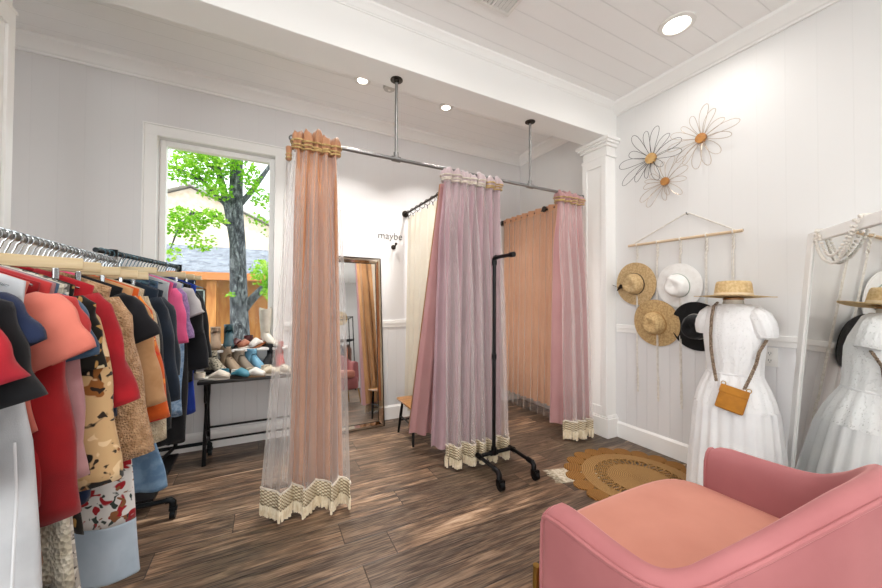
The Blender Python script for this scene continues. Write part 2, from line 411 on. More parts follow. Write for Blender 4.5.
MB().lathe([(.012, -.032), (.010, -.037), (.001, -.038)], (.925, 2.78, H), n=14).build('cap', M['grille'], t)
t = thing('air_vent', 'white louvred air vent in the front ceiling', 'vent', (1.22, 1.66, H))
vx0, vx1, vy0, vy1 = 1.08, 1.36, 1.55, 1.73
m = MB(); e = .025
for a, b, c, d in ((vx0, vx1, vy0, vy0+e), (vx0, vx1, vy1-e, vy1), (vx0, vx0+e, vy0+e, vy1-e), (vx1-e, vx1, vy0+e, vy1-e), ((vx0+vx1)/2-.008, (vx0+vx1)/2+.008, vy0+e, vy1-e)): m.box(a, b, c, d, H-.012, H, .003)
m.build('frame', M['grille'], t, smooth=0)
MB().box(vx0+.01, vx1-.01, vy0+.01, vy1-.01, H-.003, H).build('duct', plain('vent_dark', '#3a3938'), t, smooth=0)
m = MB()
for i in range(9):
    x = vx0+e+.012+i*.0255; m.box(-.010, .010, vy0+e, vy1-e, -.001, .001, M=Matrix.Translation((x, 0, H-.008)) @ Matrix.Rotation(rad(35), 4, 'Y'))
m.build('louvre', M['grille'], t, smooth=0)

# ---------------------------------------------------------------- fitting room rods and curtains
M['peach'] = drape('peach_satin', '#c6906a', '#b98059', rough=.5)
M['apricot'] = drape('apricot_satin', '#dfae8b', '#d6a27d', rough=.5)
M['tan'] = drape('tan_satin', '#b98a5c', '#a5774b', rough=.38, thru=.1)
M['mauve'] = drape('mauve_cotton', '#bfa1a8', '#b2949b', rough=.75)
M['mauve_h'] = drape('pale_mauve_cotton', '#d3c0c2', '#c8b3b6', rough=.8)
M['pink'] = drape('dusty_pink_cotton', '#c79a9a', '#bd8e8f', rough=.75)
M['cream_c'] = drape('cream_linen', '#ece6d8', '#e4dccb', rough=.8, thru=.3)
M['sheer'] = sheer('white_tulle', '#f8f5f4', .17)
M['sheer_p'] = sheer('pale_pink_tulle', '#f3eae9', .24)
M['sheer_l'] = sheer('faint_tulle', '#f6efe9', .12)
M['rope'] = fabric('jute_rope', '#c8ab74', '#a98a55', scale=60, bump=.4, weave=260)
M['rope_w'] = fabric('pale_rope', '#ddd3c6', '#c9beae', scale=60, bump=.4, weave=260)
def macrame_mat():
    k = NT('macrame_cotton'); o = k.sep()
    a = k.math('SINE', k.math('MULTIPLY', k.math('ADD', k.math('ADD', o[0], k.math('MULTIPLY', o[1], .3)), o[2]), 170))
    b = k.math('SINE', k.math('MULTIPLY', k.math('SUBTRACT', k.math('ADD', o[0], k.math('MULTIPLY', o[1], .3)), o[2]), 170))
    f = k.math('ABSOLUTE', k.math('MULTIPLY', a, b))
    return k.done(k.bsdf(color=k.ramp(f, [(.1, '#8a7350'), (.5, '#e6d9be')]), rough=.9, normal=k.bump(f, .6, .006)))
M['macrame'] = macrame_mat()
M['tassel'] = fabric('cotton_tassel', '#ecdfc6', '#dccbab', scale=30)

rod = thing('curtain_rod', 'long grey pipe curtain rod hung below the beam', 'curtain rod', (1.3, 2.2, 2.195))
ZR = 2.195; YR = 2.2
MB().tube([(.12, YR, ZR), (2.585, YR, ZR)], .0125, 14).build('pole', M['steel'], rod)
for x in (.784, 1.967):
    m = MB(); m.tube([(x, YR, ZR), (x, YR, ZB)], .0105, 12); m.build('drop_pipe', M['steel'], rod)
    m = MB(); m.tube([(x-.03, YR, ZR), (x+.03, YR, ZR)], .019, 14); m.cyl((x, YR, ZR), (x, YR, ZR+.045), .017); m.build('tee_fitting', M['steel'], rod)
    MB().lathe([(.0, -.02), (.016, -.02), (.018, -.006), (.042, -.005), (.042, 0), (0, 0)], (x, YR, ZB), n=24).build('flange', M['bronze'], rod)
MB().ball((2.59, YR, ZR), .018).build('end_cap', M['steel'], rod)
MB().ball((.135, YR, ZR), .02).build('end_cap', M['steel'], rod)

def panel(top, bot, z0, z1, nf, a0, a1, seed, ties=None, off=0, flare=1.0, h2=.10, h4=.03):
    """a hanging cloth: top/bot are (x0,y0,x1,y1); folds deepen towards the hem; ties = bundle centres in 0..1"""
    r = random.Random(seed); ph = [r.uniform(0, 6.28) for _ in range(4)]
    dx, dy = top[2]-top[0], top[3]-top[1]; L = sqrt(dx*dx+dy*dy); nx, ny = -dy/L, dx/L
    def fn(s, t):
        e = t**flare; zt = z0+(z1-z0)*t; s2 = s; g = 0
        if ties:   # gathered into bundles at the tie height, falling open below
            k = min(ties, key=lambda c: abs(c-s)); g = (1-sstep((z0-zt)/.45)); s2 = s+(k-s)*.42*g
        x = lerp(lerp(top[0], top[2], s2), lerp(bot[0], bot[2], s2), e); y = lerp(lerp(top[1], top[3], s2), lerp(bot[1], bot[3], s2), e)
        a = lerp(a0, a1, e)
        w = s*nf*2*pi + .6*sin(2*s*2*pi+ph[0]) + .4*sin(t*2.2+ph[1])*sin(s*7+ph[2])
        if ties and g > 0:
            i = ties.index(k); wb = (i+.25)*2*pi+(s-k)/(1/len(ties))*pi*1.0
            d = a*lerp((sin(w)+h2*sin(2.1*w+ph[3]+t)+h4*sin(4.7*w+ph[1])), -1.2*cos((s-k)*len(ties)*pi*1.1), .8*g)
        else: d = a*(sin(w)+h2*sin(2.1*w+ph[3]+t)+h4*sin(4.7*w+ph[1]))
        x2 = a*.22*sin(2*w+ph[2])*(.15+.85*e)
        of = off*(.2+.8*sstep(t/.5)); return (x+nx*(d+of)+dx/L*x2, y+ny*(d+of)+dy/L*x2, zt)
    return fn
def tufts(xa, xb, ties, parent, mat, z0=2.148, rx=.024, ry=.036, hg=1.0, ropes=None, rr=(.033, .047)):
    """gathered heading: one puff of cloth per tie, folded over the rod"""
    for i, k in enumerate(ties):
        x = lerp(xa, xb, k); m = MB(); R_ = []; p1 = rnd.uniform(0, 6); hgt = rnd.uniform(.105, .135)*hg
        for j in range(9):
            t = j/8; e = 1+.40*sstep(t/.5)-.5*sstep((t-.55)/.45)**2; zz = z0-.02+hgt*t
            R_.append([(x+rx*e*cos(a)*(1+.16*sin(5*a+p1)), YR+ry*e*sin(a)*(1+.16*sin(5*a+p1)), zz+.012*t*sin(2*a+p1)) for a in [2*pi*q/26 for q in range(26)]])
        t_ = m.rings(R_).build('heading_tuft', mat, parent, smooth=180); m = MB()
        for dz in (-.012, .004, .03*hg): m.torus((x, YR, z0+dz), (rnd.uniform(-.12, .12), rnd.uniform(-.15, .05), 1), rr[0]*(1 if dz < .015 else 1.2), .0055, n=28, m=7, sy=rr[1]/rr[0])
        m.build('tie_rope', ropes[i % len(ropes)], t_)
def hem_fringe(fn, parent, h1=.085, h2=.075, n=260):
    """macrame band with tassels hung from a cloth's bottom edge"""
    P = [Vector(fn(i/n, 1)) for i in range(n+1)]
    m = MB(); m.grid(lambda s, t: P[int(round(s*n))]+Vector((0, 0, .012-(h1+.012)*t)), n, 4); band = m.build('macrame_band', M['macrame'], parent, smooth=180, solid=.006)
    c = MB(); c.tube([p+Vector((0, -.003, .008)) for p in P[::2]], .006, 6); c.build('braid', M['rope_w'], band)
    m = MB(); dist = 0
    for i in range(1, n+1):
        dist += (P[i]-P[i-1]).length
        if dist >= .0105:
            dist = 0; p = P[i]+Vector((0, 0, -h1+.012)); l = min(h2*rnd.uniform(.92, 1.06), p.z-.004)
            q = p+Vector((rnd.uniform(-.005, .005), rnd.uniform(-.006, .003), -l))
            m.tube([p, lerp(p, q, .2), lerp(p, q, .6), q], [.005, .0078, .0078, .0068], 6)
    m.build('tassel_fringe', M['tassel'], band)
# left curtain (peach with white sheer)
c1 = thing('curtain', 'peach curtain with white sheer overlay and fringe beside the window', 'curtain', (.25, 2.2, 0))
ties1 = [.07, .29, .5, .71, .92]; ZT = 2.135
f1 = panel((.15, 2.20, .40, 2.20), (.15, 2.25, .46, 2.20), ZT, .11, 4.2, .042, .052, 3, ties=ties1)
MB().grid(f1, 190, 48).build('peach_panel', M['peach'], c1, smooth=180); tufts(.15, .40, ties1, c1, M['peach'], ropes=[M['rope']])
f1s = panel((.13, 2.195, .40, 2.195), (-.01, 2.23, .465, 2.16), ZT-.02, .165, 3.6, .036, .055, 8, ties=ties1, off=-.075)
MB().grid(f1s, 190, 44).build('sheer_panel', M['sheer'], c1, smooth=180)
hem_fringe(f1s, c1)
f1e = panel((.118, 2.22, .20, 2.22), (.0, 2.27, .17, 2.27), 2.07, .14, 2.2, .012, .03, 17)
MB().grid(f1e, 80, 40).build('backlit_sheer_edge', M['sheer'], c1, smooth=180)  # extra sheer layer added to whiten this edge as if backlit
m = MB(); R_ = []
for j in range(7): t = j/6; R_.append([(.118+.012*(1+.5*t)*cos(a), YR+.02*(1+.5*t)*sin(a), 2.06+.075*t) for a in [2*pi*q/16 for q in range(16)]])
m.rings(R_).build('heading_tuft', M['peach'], c1, smooth=180); m = MB()
for dz in (0, .02): m.torus((.118, YR, 2.07+dz), (0, .1, 1), .014, .005, n=20, m=6, sy=1.6)
m.build('tie_rope', M['rope'], c1)

# middle curtain (mauve, tan lining)
c2 = thing('curtain.001', 'mauve pink curtain with pale sheer and fringe behind the black stand', 'curtain', (1.4, 2.2, 0))
ties2 = [.06, .21, .35, .48, .63, .79, .94]
f2 = panel((1.145, 2.205, 1.655, 2.205), (1.13, 2.31, 1.70, 2.26), ZT, .13, 6.0, .040, .048, 21, ties=ties2)
MB().grid(f2, 210, 48).build('mauve_panel', M['mauve'], c2, smooth=180); tufts(1.145, 1.655, ties2, c2, M['mauve_h'], rx=.03, z0=2.122, hg=.82, ropes=[M['rope_w']]*5+[M['rope']]*2, rr=(.037, .047))
f2t = panel((1.15, 2.24, 1.65, 2.24), (1.06, 2.60, 1.62, 2.32), ZT-.03, .15, 5, .018, .035, 12)
MB().grid(f2t, 170, 40).build('lining', M['pink'], c2, smooth=180)
f2b = panel((1.15, 2.262, 1.65, 2.262), (1.08, 2.66, 1.60, 2.38), ZT-.03, .17, 5, .014, .035, 12)
MB().grid(f2b, 170, 40).build('tan_lining', M['tan'], c2, smooth=180)
f2s = panel((1.145, 2.195, 1.655, 2.195), (1.20, 2.26, 1.74, 2.225), ZT-.025, .165, 5.4, .030, .046, 31, ties=ties2, off=-.055)
MB().grid(f2s, 210, 44).build('sheer_panel', M['sheer_p'], c2, smooth=180)
hem_fringe(f2s, c2)

# right curtain (dusty pink)
c3 = thing('curtain.002', 'dusty pink curtain with sheer and fringe beside the white column', 'curtain', (2.45, 2.2, 0))
ties3 = [.1, .37, .63, .9]
f3 = panel((2.275, 2.205, 2.58, 2.205), (2.30, 2.30, 2.66, 2.215), ZT, .13, 3.6, .028, .04, 41, ties=ties3)
MB().grid(f3, 170, 48).build('pink_panel', M['pink'], c3, smooth=180); tufts(2.275, 2.58, ties3, c3, M['pink'], rx=.031, z0=2.122, hg=.82, ropes=[M['rope']], rr=(.039, .047))
f3s = panel((2.275, 2.195, 2.58, 2.195), (2.355, 2.24, 2.685, 2.21), ZT-.02, .165, 3.2, .030, .042, 44, ties=ties3, off=-.055)
MB().grid(f3s, 170, 44).build('sheer_panel', M['sheer_p'], c3, smooth=180)
hem_fringe(f3s, c3)

# cream divider curtain between the two fitting rooms
dr = thing('curtain_rod.001', 'short dark rod carrying the cream divider curtain', 'curtain rod', (1.33, 3.0, 2.155))
MB().tube([(1.33, D-.004, 2.155), (1.33, 2.23, 2.155)], .011, 12).build('pole', M['bronze'], dr)
MB().lathe([(0, -.05), (.014, -.05), (.016, -.014), (.034, -.012), (.036, 0), (0, 0)], (1.33, D-.002, 2.155), axis=(0, 1, 0), n=22).build('flange', M['bronze'], dr)
MB().ball((1.33, 2.225, 2.155), .018).build('end_cap', M['bronze'], dr)
c4 = thing('curtain.003', 'plain cream linen divider curtain hung from rings', 'curtain', (1.33, 3.0, 0))
f4 = panel((1.335, 3.36, 1.335, 2.36), (1.33, 3.36, 1.36, 2.45), 2.10, .12, 7, .022, .034, 5)
MB().grid(f4, 170, 36).build('cream_panel', M['cream_c'], c4, smooth=180)
for i in range(9):
    y = 3.33-i*.115; m = MB(); m.torus((1.33, y, 2.143), (rnd.uniform(-.2, .2), 1, rnd.uniform(-.15, .15)), .026, .003, n=22, m=6); m.cyl((1.33, y, 2.117), (1.335, y, 2.085), .004, 6); m.build('ring', M['bronze'], c4)
# peach curtain along the far wall of the right fitting room
pr = thing('curtain_rod.002', 'dark rod carrying the peach curtain in the right fitting room', 'curtain rod', (2.62, 2.95, 2.17))
MB().tube([(2.62, D-.004, 2.19), (2.62, 2.36, 2.19)], .011, 12).build('pole', M['bronze'], pr)
MB().lathe([(0, -.03), (.014, -.03), (.016, -.014), (.034, -.012), (.036, 0), (0, 0)], (2.62, D-.002, 2.19), axis=(0, 1, 0), n=22).build('flange', M['bronze'], pr)
m = MB(); m.lathe([(0, 0), (.03, 0), (.03, .012), (0, .014)], (2.575, 2.66, 2.185), axis=(-1, 0, 0), n=22); m.cyl((2.62, 2.66, 2.187), (2.57, 2.66, 2.185), .008); m.build('finial', M['bronze'], pr)
MB().box(2.60, R, 2.43, 2.45, 2.18, 2.20, .003).build('bracket', M['bronze'], pr, smooth=0)
c5 = thing('curtain.004', 'peach orange curtain with sheer hem at the back of the right fitting room', 'curtain', (2.62, 2.9, 0))
f5 = panel((2.60, 3.38, 2.60, 2.38), (2.58, 3.36, 2.60, 2.40), 2.215, .17, 10, .018, .03, 9)
MB().grid(f5, 220, 36).build('peach_panel', M['apricot'], c5, smooth=180)
m = MB(); m.grid(lambda s, t: Vector(f5(s, 0))+Vector((-.004, 0, .005-.05*t)), 220, 3); m.build('heading_band', M['apricot'], c5, smooth=180)
f5s = panel((2.57, 3.38, 2.57, 2.38), (2.53, 3.36, 2.55, 2.40), 2.15, .07, 10, .010, .026, 9)
MB().grid(f5s, 200, 36).build('sheer_panel', M['sheer_l'], c5, smooth=180)

# ---------------------------------------------------------------- leaning mirror, lettering, stool, stand
mr = thing('leaning_mirror', 'tall mirror with mirrored glass border leaning on the back wall', 'mirror', (.79, 3.26, 0), rad(1.5))
MT = Matrix.Translation((.79, 3.252, 0)) @ Matrix.Rotation(rad(1.5), 4, 'Z') @ Matrix.Rotation(rad(-5.6), 4, 'X')
mw, mh, fw = .27, 1.665, .055
def mbuild(m, name, mat, **kw):
    m.xf(MT); o = m.build(name, mat, None, **kw)
    o.data.transform(Matrix.Rotation(rad(-1.5), 4, 'Z') @ Matrix.Translation((-.79, -3.26, 0))); o.parent = mr; o.location = (0, 0, 0); return o
mbuild(MB().box(-mw, mw, .004, .03, .004, mh-.004), 'backing', M['bronze'], smooth=0)
mbuild(MB().box(-mw+fw, mw-fw, -.001, .004, fw, mh-fw), 'mirror_glass', M['mirror'], smooth=0)
bar = lambda pts: MB().prism(pts, (0, .012, 0))
def strip(P):      # trapezoid strip with a bevel that rises to its middle line
    a, b, c, d = [Vector(p) for p in P]; m = MB(); e = lerp(a, d, .5); f = lerp(b, c, .5); u = Vector((0, -.014, 0))
    m.add([a, b, c, d, e+u, f+u], [(0, 1, 5, 4), (4, 5, 2, 3), (0, 4, 3), (1, 2, 5), (0, 3, 2, 1)]); return m
o_ = [(-mw, 0, 0), (mw, 0, 0), (mw, 0, mh), (-mw, 0, mh)]; i_ = [(-mw+fw, 0, fw), (mw-fw, 0, fw), (mw-fw, 0, mh-fw), (-mw+fw, 0, mh-fw)]
for k in range(4): mbuild(strip((o_[k], o_[(k+1) % 4], i_[(k+1) % 4], i_[k])), 'frame_strip', M['bevel'], smooth=0)
m = MB()
for k in range(4):
    m.tube([o_[k], o_[(k+1) % 4]], .005, 6); m.tube([Vector(i_[k])-Vector((0, .002, 0)), Vector(i_[(k+1) % 4])-Vector((0, .002, 0))], .0035, 6); m.tube([o_[k], Vector(i_[k])+Vector((0, -.004, 0))], .003, 6)
mbuild(m, 'edge_bead', M['bronze'], smooth=40)

def text_mesh(name, s, mat, size, M4, ext=.002):
    c = bpy.data.curves.new(name, 'FONT'); c.body = s; c.size = size; c.extrude = ext; c.align_x = 'CENTER'; c.offset = -.0012
    o = bpy.data.objects.new(name, c); COL.objects.link(o)
    bpy.context.view_layer.update(); me = bpy.data.meshes.new_from_object(o.evaluated_get(bpy.context.evaluated_depsgraph_get()))
    bpy.data.objects.remove(o); me.transform(M4); me.materials.clear(); me.materials.append(mat); me.name = name
    o = bpy.data.objects.new(name, me); COL.objects.link(o); return o
tx = text_mesh('wall_lettering', 'maybe', plain('dark_vinyl', '#3f3a38', rough=.5), .104, Matrix.Translation((1.165, D-.003, 1.872)) @ Matrix.Rotation(rad(90), 4, 'X'))
tag(tx, 'dark lettering reading maybe on the back wall', 'lettering')
hk = thing('wall_hook', 'small dark bronze hook under the lettering on the back wall', 'hook', (1.20, D, 1.795))
MB().lathe([(0, 0), (.026, 0), (.026, -.006), (.016, -.012), (0, -.013)], (1.20, D, 1.79), axis=(0, 1, 0), n=22).build('plate', M['bronze'], hk)
m = MB(); m.tube([(1.20, D-.01, 1.79), (1.20, D-.045, 1.785), (1.203, D-.062, 1.80), (1.205, D-.066, 1.815)], .007, 10); m.ball((1.205, D-.066, 1.817), .015); m.build('prong', M['bronze'], hk)

M['stool'] = wood('honey_wood', '#8a5a2c', '#b57f45', axis=0, scale=4, rough=.35)
st = thing('stool', 'low stool with honey wood seat and black legs beside the cream curtain', 'stool', (1.24, 2.86, 0))
MB().box(1.10, 1.42, 2.68, 3.03, .312, .336, .010).build('seat', M['stool'], st)
tops = [(1.145, 2.73), (1.37, 2.73), (1.37, 2.98), (1.145, 2.98)]; feet = [(1.13, 2.69), (1.40, 2.69), (1.40, 3.05), (1.13, 3.05)]
for (a, b), (c, d) in zip(tops, feet): MB().tube([(a, b, .314), (lerp(a, c, .5), lerp(b, d, .5), .16), (c, d, 0)], [.011, .0135, .010], 10).build('leg', M['black'], st)
for k, zz in ((0, .12), (1, .16), (2, .12), (3, .16)):
    t = 1-zz/.314; p = [lerp(Vector((*tops[j], 0)), Vector((*feet[j], 0)), t)+Vector((0, 0, zz)) for j in (k, (k+1) % 4)]
    MB().tube(p, .0075, 8).build('stretcher', M['black'], st)

sd = thing('garment_stand', 'black pipe garment stand on casters in front of the mauve curtain', 'garment stand', (1.56, 2.10, 0))
px, py = 1.527, 2.095
MB().tube([(px, py, .11), (px, py, 1.545)], .0135, 14).build('post', M['black'], sd)
for a, b, r in ((.80, .84, .019), (1.50, 1.53, .02), (.095, .15, .021)): MB().cyl((px, py, a), (px, py, b), r).build('coupling', M['black'], sd)
m = MB(); m.tube([(px, py, 1.52), (px, py, 1.545), (px, py-.012, 1.556), (px, py-.03, 1.558)], .0185, 14); m.tube([(px, py, 1.558), (px, py-.22, 1.558)], .0135, 12); m.cyl((px, py-.19, 1.558), (px, py-.225, 1.558), .019); m.build('arm', M['black'], sd)
m = MB(); m.tube([(1.40, py, .11), (1.70, py, .11)], .0135, 12); m.cyl((px-.03, py, .11), (px+.03, py, .11), .02); m.build('base_bar', M['black'], sd)
for x in (1.395, 1.69):
    m = MB(); m.cyl((x, py+.02, .11), (x, py-.03, .11), .02); m.tube([(x, py, .11), (x-.01, 1.86, .11)], .0135, 12); m.tube([(x-.008, 1.90, .11), (x-.012, 1.85, .11), (x-.013, 1.835, .095), (x-.013, 1.833, .058)], .019, 12); lg = m.build('leg', M['black'], sd)
    m = MB(); m.cyl((x-.028, 1.818, .03), (x+.002, 1.818, .03), .029, 22); m.build('caster_wheel', M['black'], lg)
    m = MB(); m.box(x-.035, x-.030, 1.80, 1.845, .025, .07, .002); m.box(x+.004, x+.009, 1.80, 1.845, .025, .07, .002); m.box(x-.035, x+.009, 1.805, 1.845, .06, .07, .002); m.build('caster_fork', M['black'], lg)

# ---------------------------------------------------------------- clothes racks
AX, AZ, AY0, AY1 = -.67, 1.425, .62, 2.27
ra = thing('clothes_rack', 'long pipe clothes rack at the left, its nearer half packed with tops', 'clothes rack', (AX, 1.4, 0))
MB().tube([(AX, AY0, AZ), (AX, AY1, AZ)], .0125, 12).build('rail', M['steel'], ra)
bp = thing('clothes_rack.001', 'pipe clothes rack in front of the window with jackets and jeans', 'clothes rack', (-.67, 2.85, 0))
B0, B1, BZ = Vector((-.745, 2.30, 1.48)), Vector((-.585, 3.30, 1.48)), 1.48
BD = (B1-B0).normalized()
MB().tube([B0-BD*.01, B1], .0125, 12).build('rail', M['teal_black'], bp)
def rack_end(par, p, z, fx, mat, y2=0):
    m = MB(); m.tube([(p.x, p.y, .10), (p.x, p.y, z)], .0135, 12); m.cyl((p.x, p.y, z-.03), (p.x, p.y, z+.02), .02); m.build('post', mat, par)
    m = MB(); m.tube([(p.x-.27, p.y, .10), (p.x+fx, p.y+y2, .10)], .0135, 12)
    for s in (-.27, fx+.007): m.tube([(p.x+s-.02*(1 if s > 0 else -1), p.y+(y2 if s > 0 else 0), .10), (p.x+s, p.y+(y2 if s > 0 else 0), .10), (p.x+s+.012*(1 if s > 0 else -1), p.y+(y2 if s > 0 else 0), .088), (p.x+s+.012*(1 if s > 0 else -1), p.y+(y2 if s > 0 else 0), .05)], .018, 12)
    ft = m.build('foot', mat, par)
    for s in (-.285, fx+.023):
        q = Vector((p.x+s, p.y-.012+(y2 if s > 0 else 0), .027)); MB().cyl(q-Vector((.013, 0, 0)), q+Vector((.013, 0, 0)), .026, 20).build('caster_wheel', mat, ft)
        MB().box(q.x-.019, q.x+.019, q.y-.012, q.y+.022, .045, .062, .003).build('caster_fork', mat, ft)
rack_end(ra, Vector((AX, AY1-.02, 0)), AZ, .02, M['steel']); rack_end(ra, Vector((AX, AY0+.02, 0)), AZ, .2, M['steel'])
rack_end(bp, Vector((-.722, 2.43, 0)), BZ, .255, M['teal_black'], .01); rack_end(bp, Vector((B1.x, B1.y, 0))-BD*.03, BZ, .2, M['teal_black'])
MB().box(-.76, -.56, 2.55, 3.22, .055, .075, .004).build('base_shelf', M['black'], bp, smooth=0)
for s in (0,):
    MB().tube([(-.74, 2.43, .10), (-.60, 3.26, .10)], .0125, 10).build('base_rail', M['teal_black'], bp)
MB().tube([(AX, AY0, .10), (AX, AY1-.02, .10)], .0125, 10).build('base_rail', M['steel'], ra)

# garments: local frame = x across the shoulders, y along the rail, z = 0 at the rail
def body_mb(sw, L, hw, th=.03, neck=.075, drop=.098, fold=.012, nfold=5, seed=0, hemwave=.01, waist=1.0, nt=30):
    r = random.Random(seed); p1, p2, p3 = (r.uniform(0, 6.28) for _ in range(3)); n = 40; R = []
    nsh = 6
    for i in range(nt+nsh+1):
        if i < nsh: q = i/nsh; t = 0; w = lerp(neck, sw, q**.9); z0 = -drop-.048*q
        else: t = (i-nsh)/nt; w = lerp(sw, hw, t**1.2)*(1-.05*sin(pi*min(1, t*3))); z0 = -drop-.048-t*(L-.048); q = 1
        w *= 1-(1-waist)*math.exp(-((t-.42)/.16)**2)
        T = lerp(.008, th*.7, q) if i < nsh else lerp(th*.7, th, sstep(t/.3)); ring = []
        for j in range(n):
            a = 2*pi*j/n; c, s = cos(a), sin(a); x = c*w
            env = .15*q+sstep(t/.3)*(.5+.5*t)
            dy = fold*env*(sin(nfold*x/sw*2+p1+1.5*t)+.5*sin(nfold*1.9*x/sw*2+p2-t*2)+.4*sin(t*11+x*14+p3))
            y = math.copysign(abs(s)**.75, s)*T+dy
            x += .5*fold*env*sin(t*9+p2+s*2)
            z = z0
            if s < 0 and i < nsh: z -= .03*(1-abs(c))*(1-q)
            z += hemwave*t*t*sin(3*a+p1)
            ring.append((x, y, z))
        R.append(ring)
    return MB().rings(R, False, False)
def sleeve_mb(sw, sl, ang, r0, r1, sd, drop=.098, seed=0, flat=.42, bend=0, fold=.008):
    r = random.Random(seed*3+1); p1, p2 = r.uniform(0, 6.28), r.uniform(0, 6.28); n = 22; R = []; nt = 16
    a0 = rad(ang); P = []
    for i in range(nt+1):
        t = i/nt; aa = lerp(a0, a0*(1-bend), t)
        base = Vector((sw*.86, 0, -drop-.04-r0*.62)); d = Vector((sin(aa), 0, -cos(aa)))
        P.append(base+d*sl*t+Vector((0, .012*sin(2.2*t+p1), 0)))
    for i, p in enumerate(P):
        t = i/nt; d = (P[min(nt, i+1)]-P[max(0, i-1)]).normalized(); u = Vector((d.z*-1, 0, d.x)).normalized(); u = Vector((-d.z, 0, d.x))
        rr = lerp(r0, r1, t)*(.55+.45*sstep(t/.15)); ring = []
        for j in range(n):
            a = 2*pi*j/n; f = 1+fold/rr*(sin(t*13+p1+2*a)*.5+sin(3*a+p2+5*t)*.5)
            ring.append(p+u*(rr*f*cos(a))+Vector((0, rr*flat*f*sin(a), 0)))
        R.append(ring)
    m = MB().rings(R, True, False)
    if sd < 0: m.v = [Vector((-v.x, v.y, v.z)) for v in m.v]
    return m
GN = 'clothes hanging packed on the pipe rack'
def place(o, x, y, z, rz): o.location = (x, y, z); o.rotation_euler = (0, 0, rz)
def top(name, label, cat, mat, y, dx=0, sw=.2, L=.62, hw=.22, sl=.22, ang=28, r0=.085, r1=.08, th=.02, seed=1, rz=0, rail='A', smat=None, drop=.098, fold=.012, bend=0, waist=1, extra=None, flat=.42, neckmat=None, sides=(1, -1), hemwave=.012, cuff=None, z=0):
    g = thing(name, label, cat, (0, 0, 0), 0, GN)
    body_mb(sw, L, hw, th=th, seed=seed, drop=drop, fold=fold, waist=waist, hemwave=hemwave).build('body', mat, g, smooth=180, solid=.002)
    if sl:
        for sd_ in sides:
            s = sleeve_mb(sw, sl, ang, r0, r1, sd_, drop=drop, seed=seed, flat=flat, bend=bend).build('sleeve', smat or mat, g, smooth=180, solid=.002)
    m = MB(); m.torus((0, -.004, -drop-.004), (0, .35, 1), .066, .007, n=26, m=8, sy=.32); m.build('neckline', neckmat or mat, g, smooth=180)
    if rail == 'A': place(g, AX+dx, y, AZ+z, rz)
    else:
        p = B0+BD*y; place(g, p.x+dx, p.y, BZ+z, rz-rad(9))
    return g
def skirt(name, label, cat, mat, y, w0=.15, w1=.2, L=.5, drop=.17, th=.022, seed=1, rz=0, dx=0, rail='A', hem=None, band=None, parts=(), fold=.014, z=0):
    g = thing(name, label, cat, (0, 0, 0), 0, GN); m = MB(); n = 40; R = []; r = random.Random(seed); p1 = r.uniform(0, 6)
    def rr(t0, t1, k=22, g_=0):
        R = []
        for i in range(k+1):
            t = lerp(t0, t1, i/k); w = lerp(w0, w1, t**.8)+g_; ring = []
            for j in range(n):
                a = 2*pi*j/n; c, s = cos(a), sin(a)
                ring.append((c*w+.004*sin(8*t+p1), math.copysign(abs(s)**.7, s)*(th+g_)*(.5+.5*t)+fold*t*sin(5*c*2+p1+t), -drop-t*L+.006*t*sin(3*a)))
            R.append(ring)
        return R
    MB().rings(rr(0, 1 if not hem else hem[0]), False, False).build('body', mat, g, smooth=180, solid=.002)
    MB().rings(rr(0, .06, 3, .002), False, False).build('waistband', band or mat, g, smooth=180, solid=.002)
    if hem: MB().rings(rr(hem[0], 1), False, False).build('hem_panel', hem[1], g, smooth=180, solid=.002)
    if rail == 'A': place(g, AX+dx, y, AZ+z, rz)
    else: p = B0+BD*y; place(g, p.x+dx, p.y, BZ+z, rz-rad(9))
    return g
F = fabric
# --- nearer rack, front to back
top('top_shirt', 'white jersey top hanging foremost on the rack', 'shirt', F('white_jersey', '#d5d9de', '#c3c8d0', scale=6), .985, L=.46, hw=.23, sl=0, seed=5, dx=-.02, z=-.03)
top('t_shirt', 'scarlet red t-shirt at the near end of the rack', 't-shirt', F('scarlet_jersey', '#b5232f', '#98192a', scale=5), 1.015, dx=-.075, L=.33, sl=.20, seed=7, ang=20, r0=.075, r1=.075, hw=.215)
top('t_shirt.001', 'black t-shirt with long body between the red and navy shirts', 't-shirt', F('black_jersey', '#121318', '#0b0c10', scale=6), 1.06, dx=-.068, L=.40, hw=.225, sl=.24, seed=9, ang=16, r0=.08, r1=.08)
top('t_shirt.002', 'navy blue t-shirt in front of the salmon one', 't-shirt', F('navy_jersey', '#1b2848', '#131d36', scale=5), 1.105, dx=-.068, L=.40, sl=.14, seed=11, ang=26, r0=.075, r1=.078)
top('dress', 'long pale grey linen dress hanging near the front of the rack', 'dress', F('pale_linen', '#c9ccd0', '#b4b8bd', scale=5), 1.135, L=1.15, hw=.255, sl=0, seed=3, dx=-.015, th=.025)
ld = bpy.data.objects['dress']; m = MB(); Z_ = ld.location
m.tube([Z_+Vector(p) for p in ((.205, -.042, -.50), (.212, -.046, -.62), (.208, -.048, -.85), (.218, -.05, -1.12))], .0026, 7); m.build('drawstring', F('white_cord', '#d8dade'), ld)
top('t_shirt.003', 'salmon coral boxy t-shirt with wide sleeve on the rack', 't-shirt', F('salmon_jersey', '#d97b6a', '#c46a5c', scale=5), 1.185, dx=-.03, L=.42, hw=.21, sl=.175, seed=13, ang=27, r0=.08, r1=.085, flat=.3)
top('sweatshirt', 'deep red sweatshirt hanging with long sleeves below the salmon shirt', 'sweatshirt', F('deep_red_fleece', '#9c1218', '#7c0d14', scale=4), 1.225, dx=-.03, L=.59, hw=.215, sl=.57, ang=5, seed=15, r0=.07, r1=.055, flat=.5)
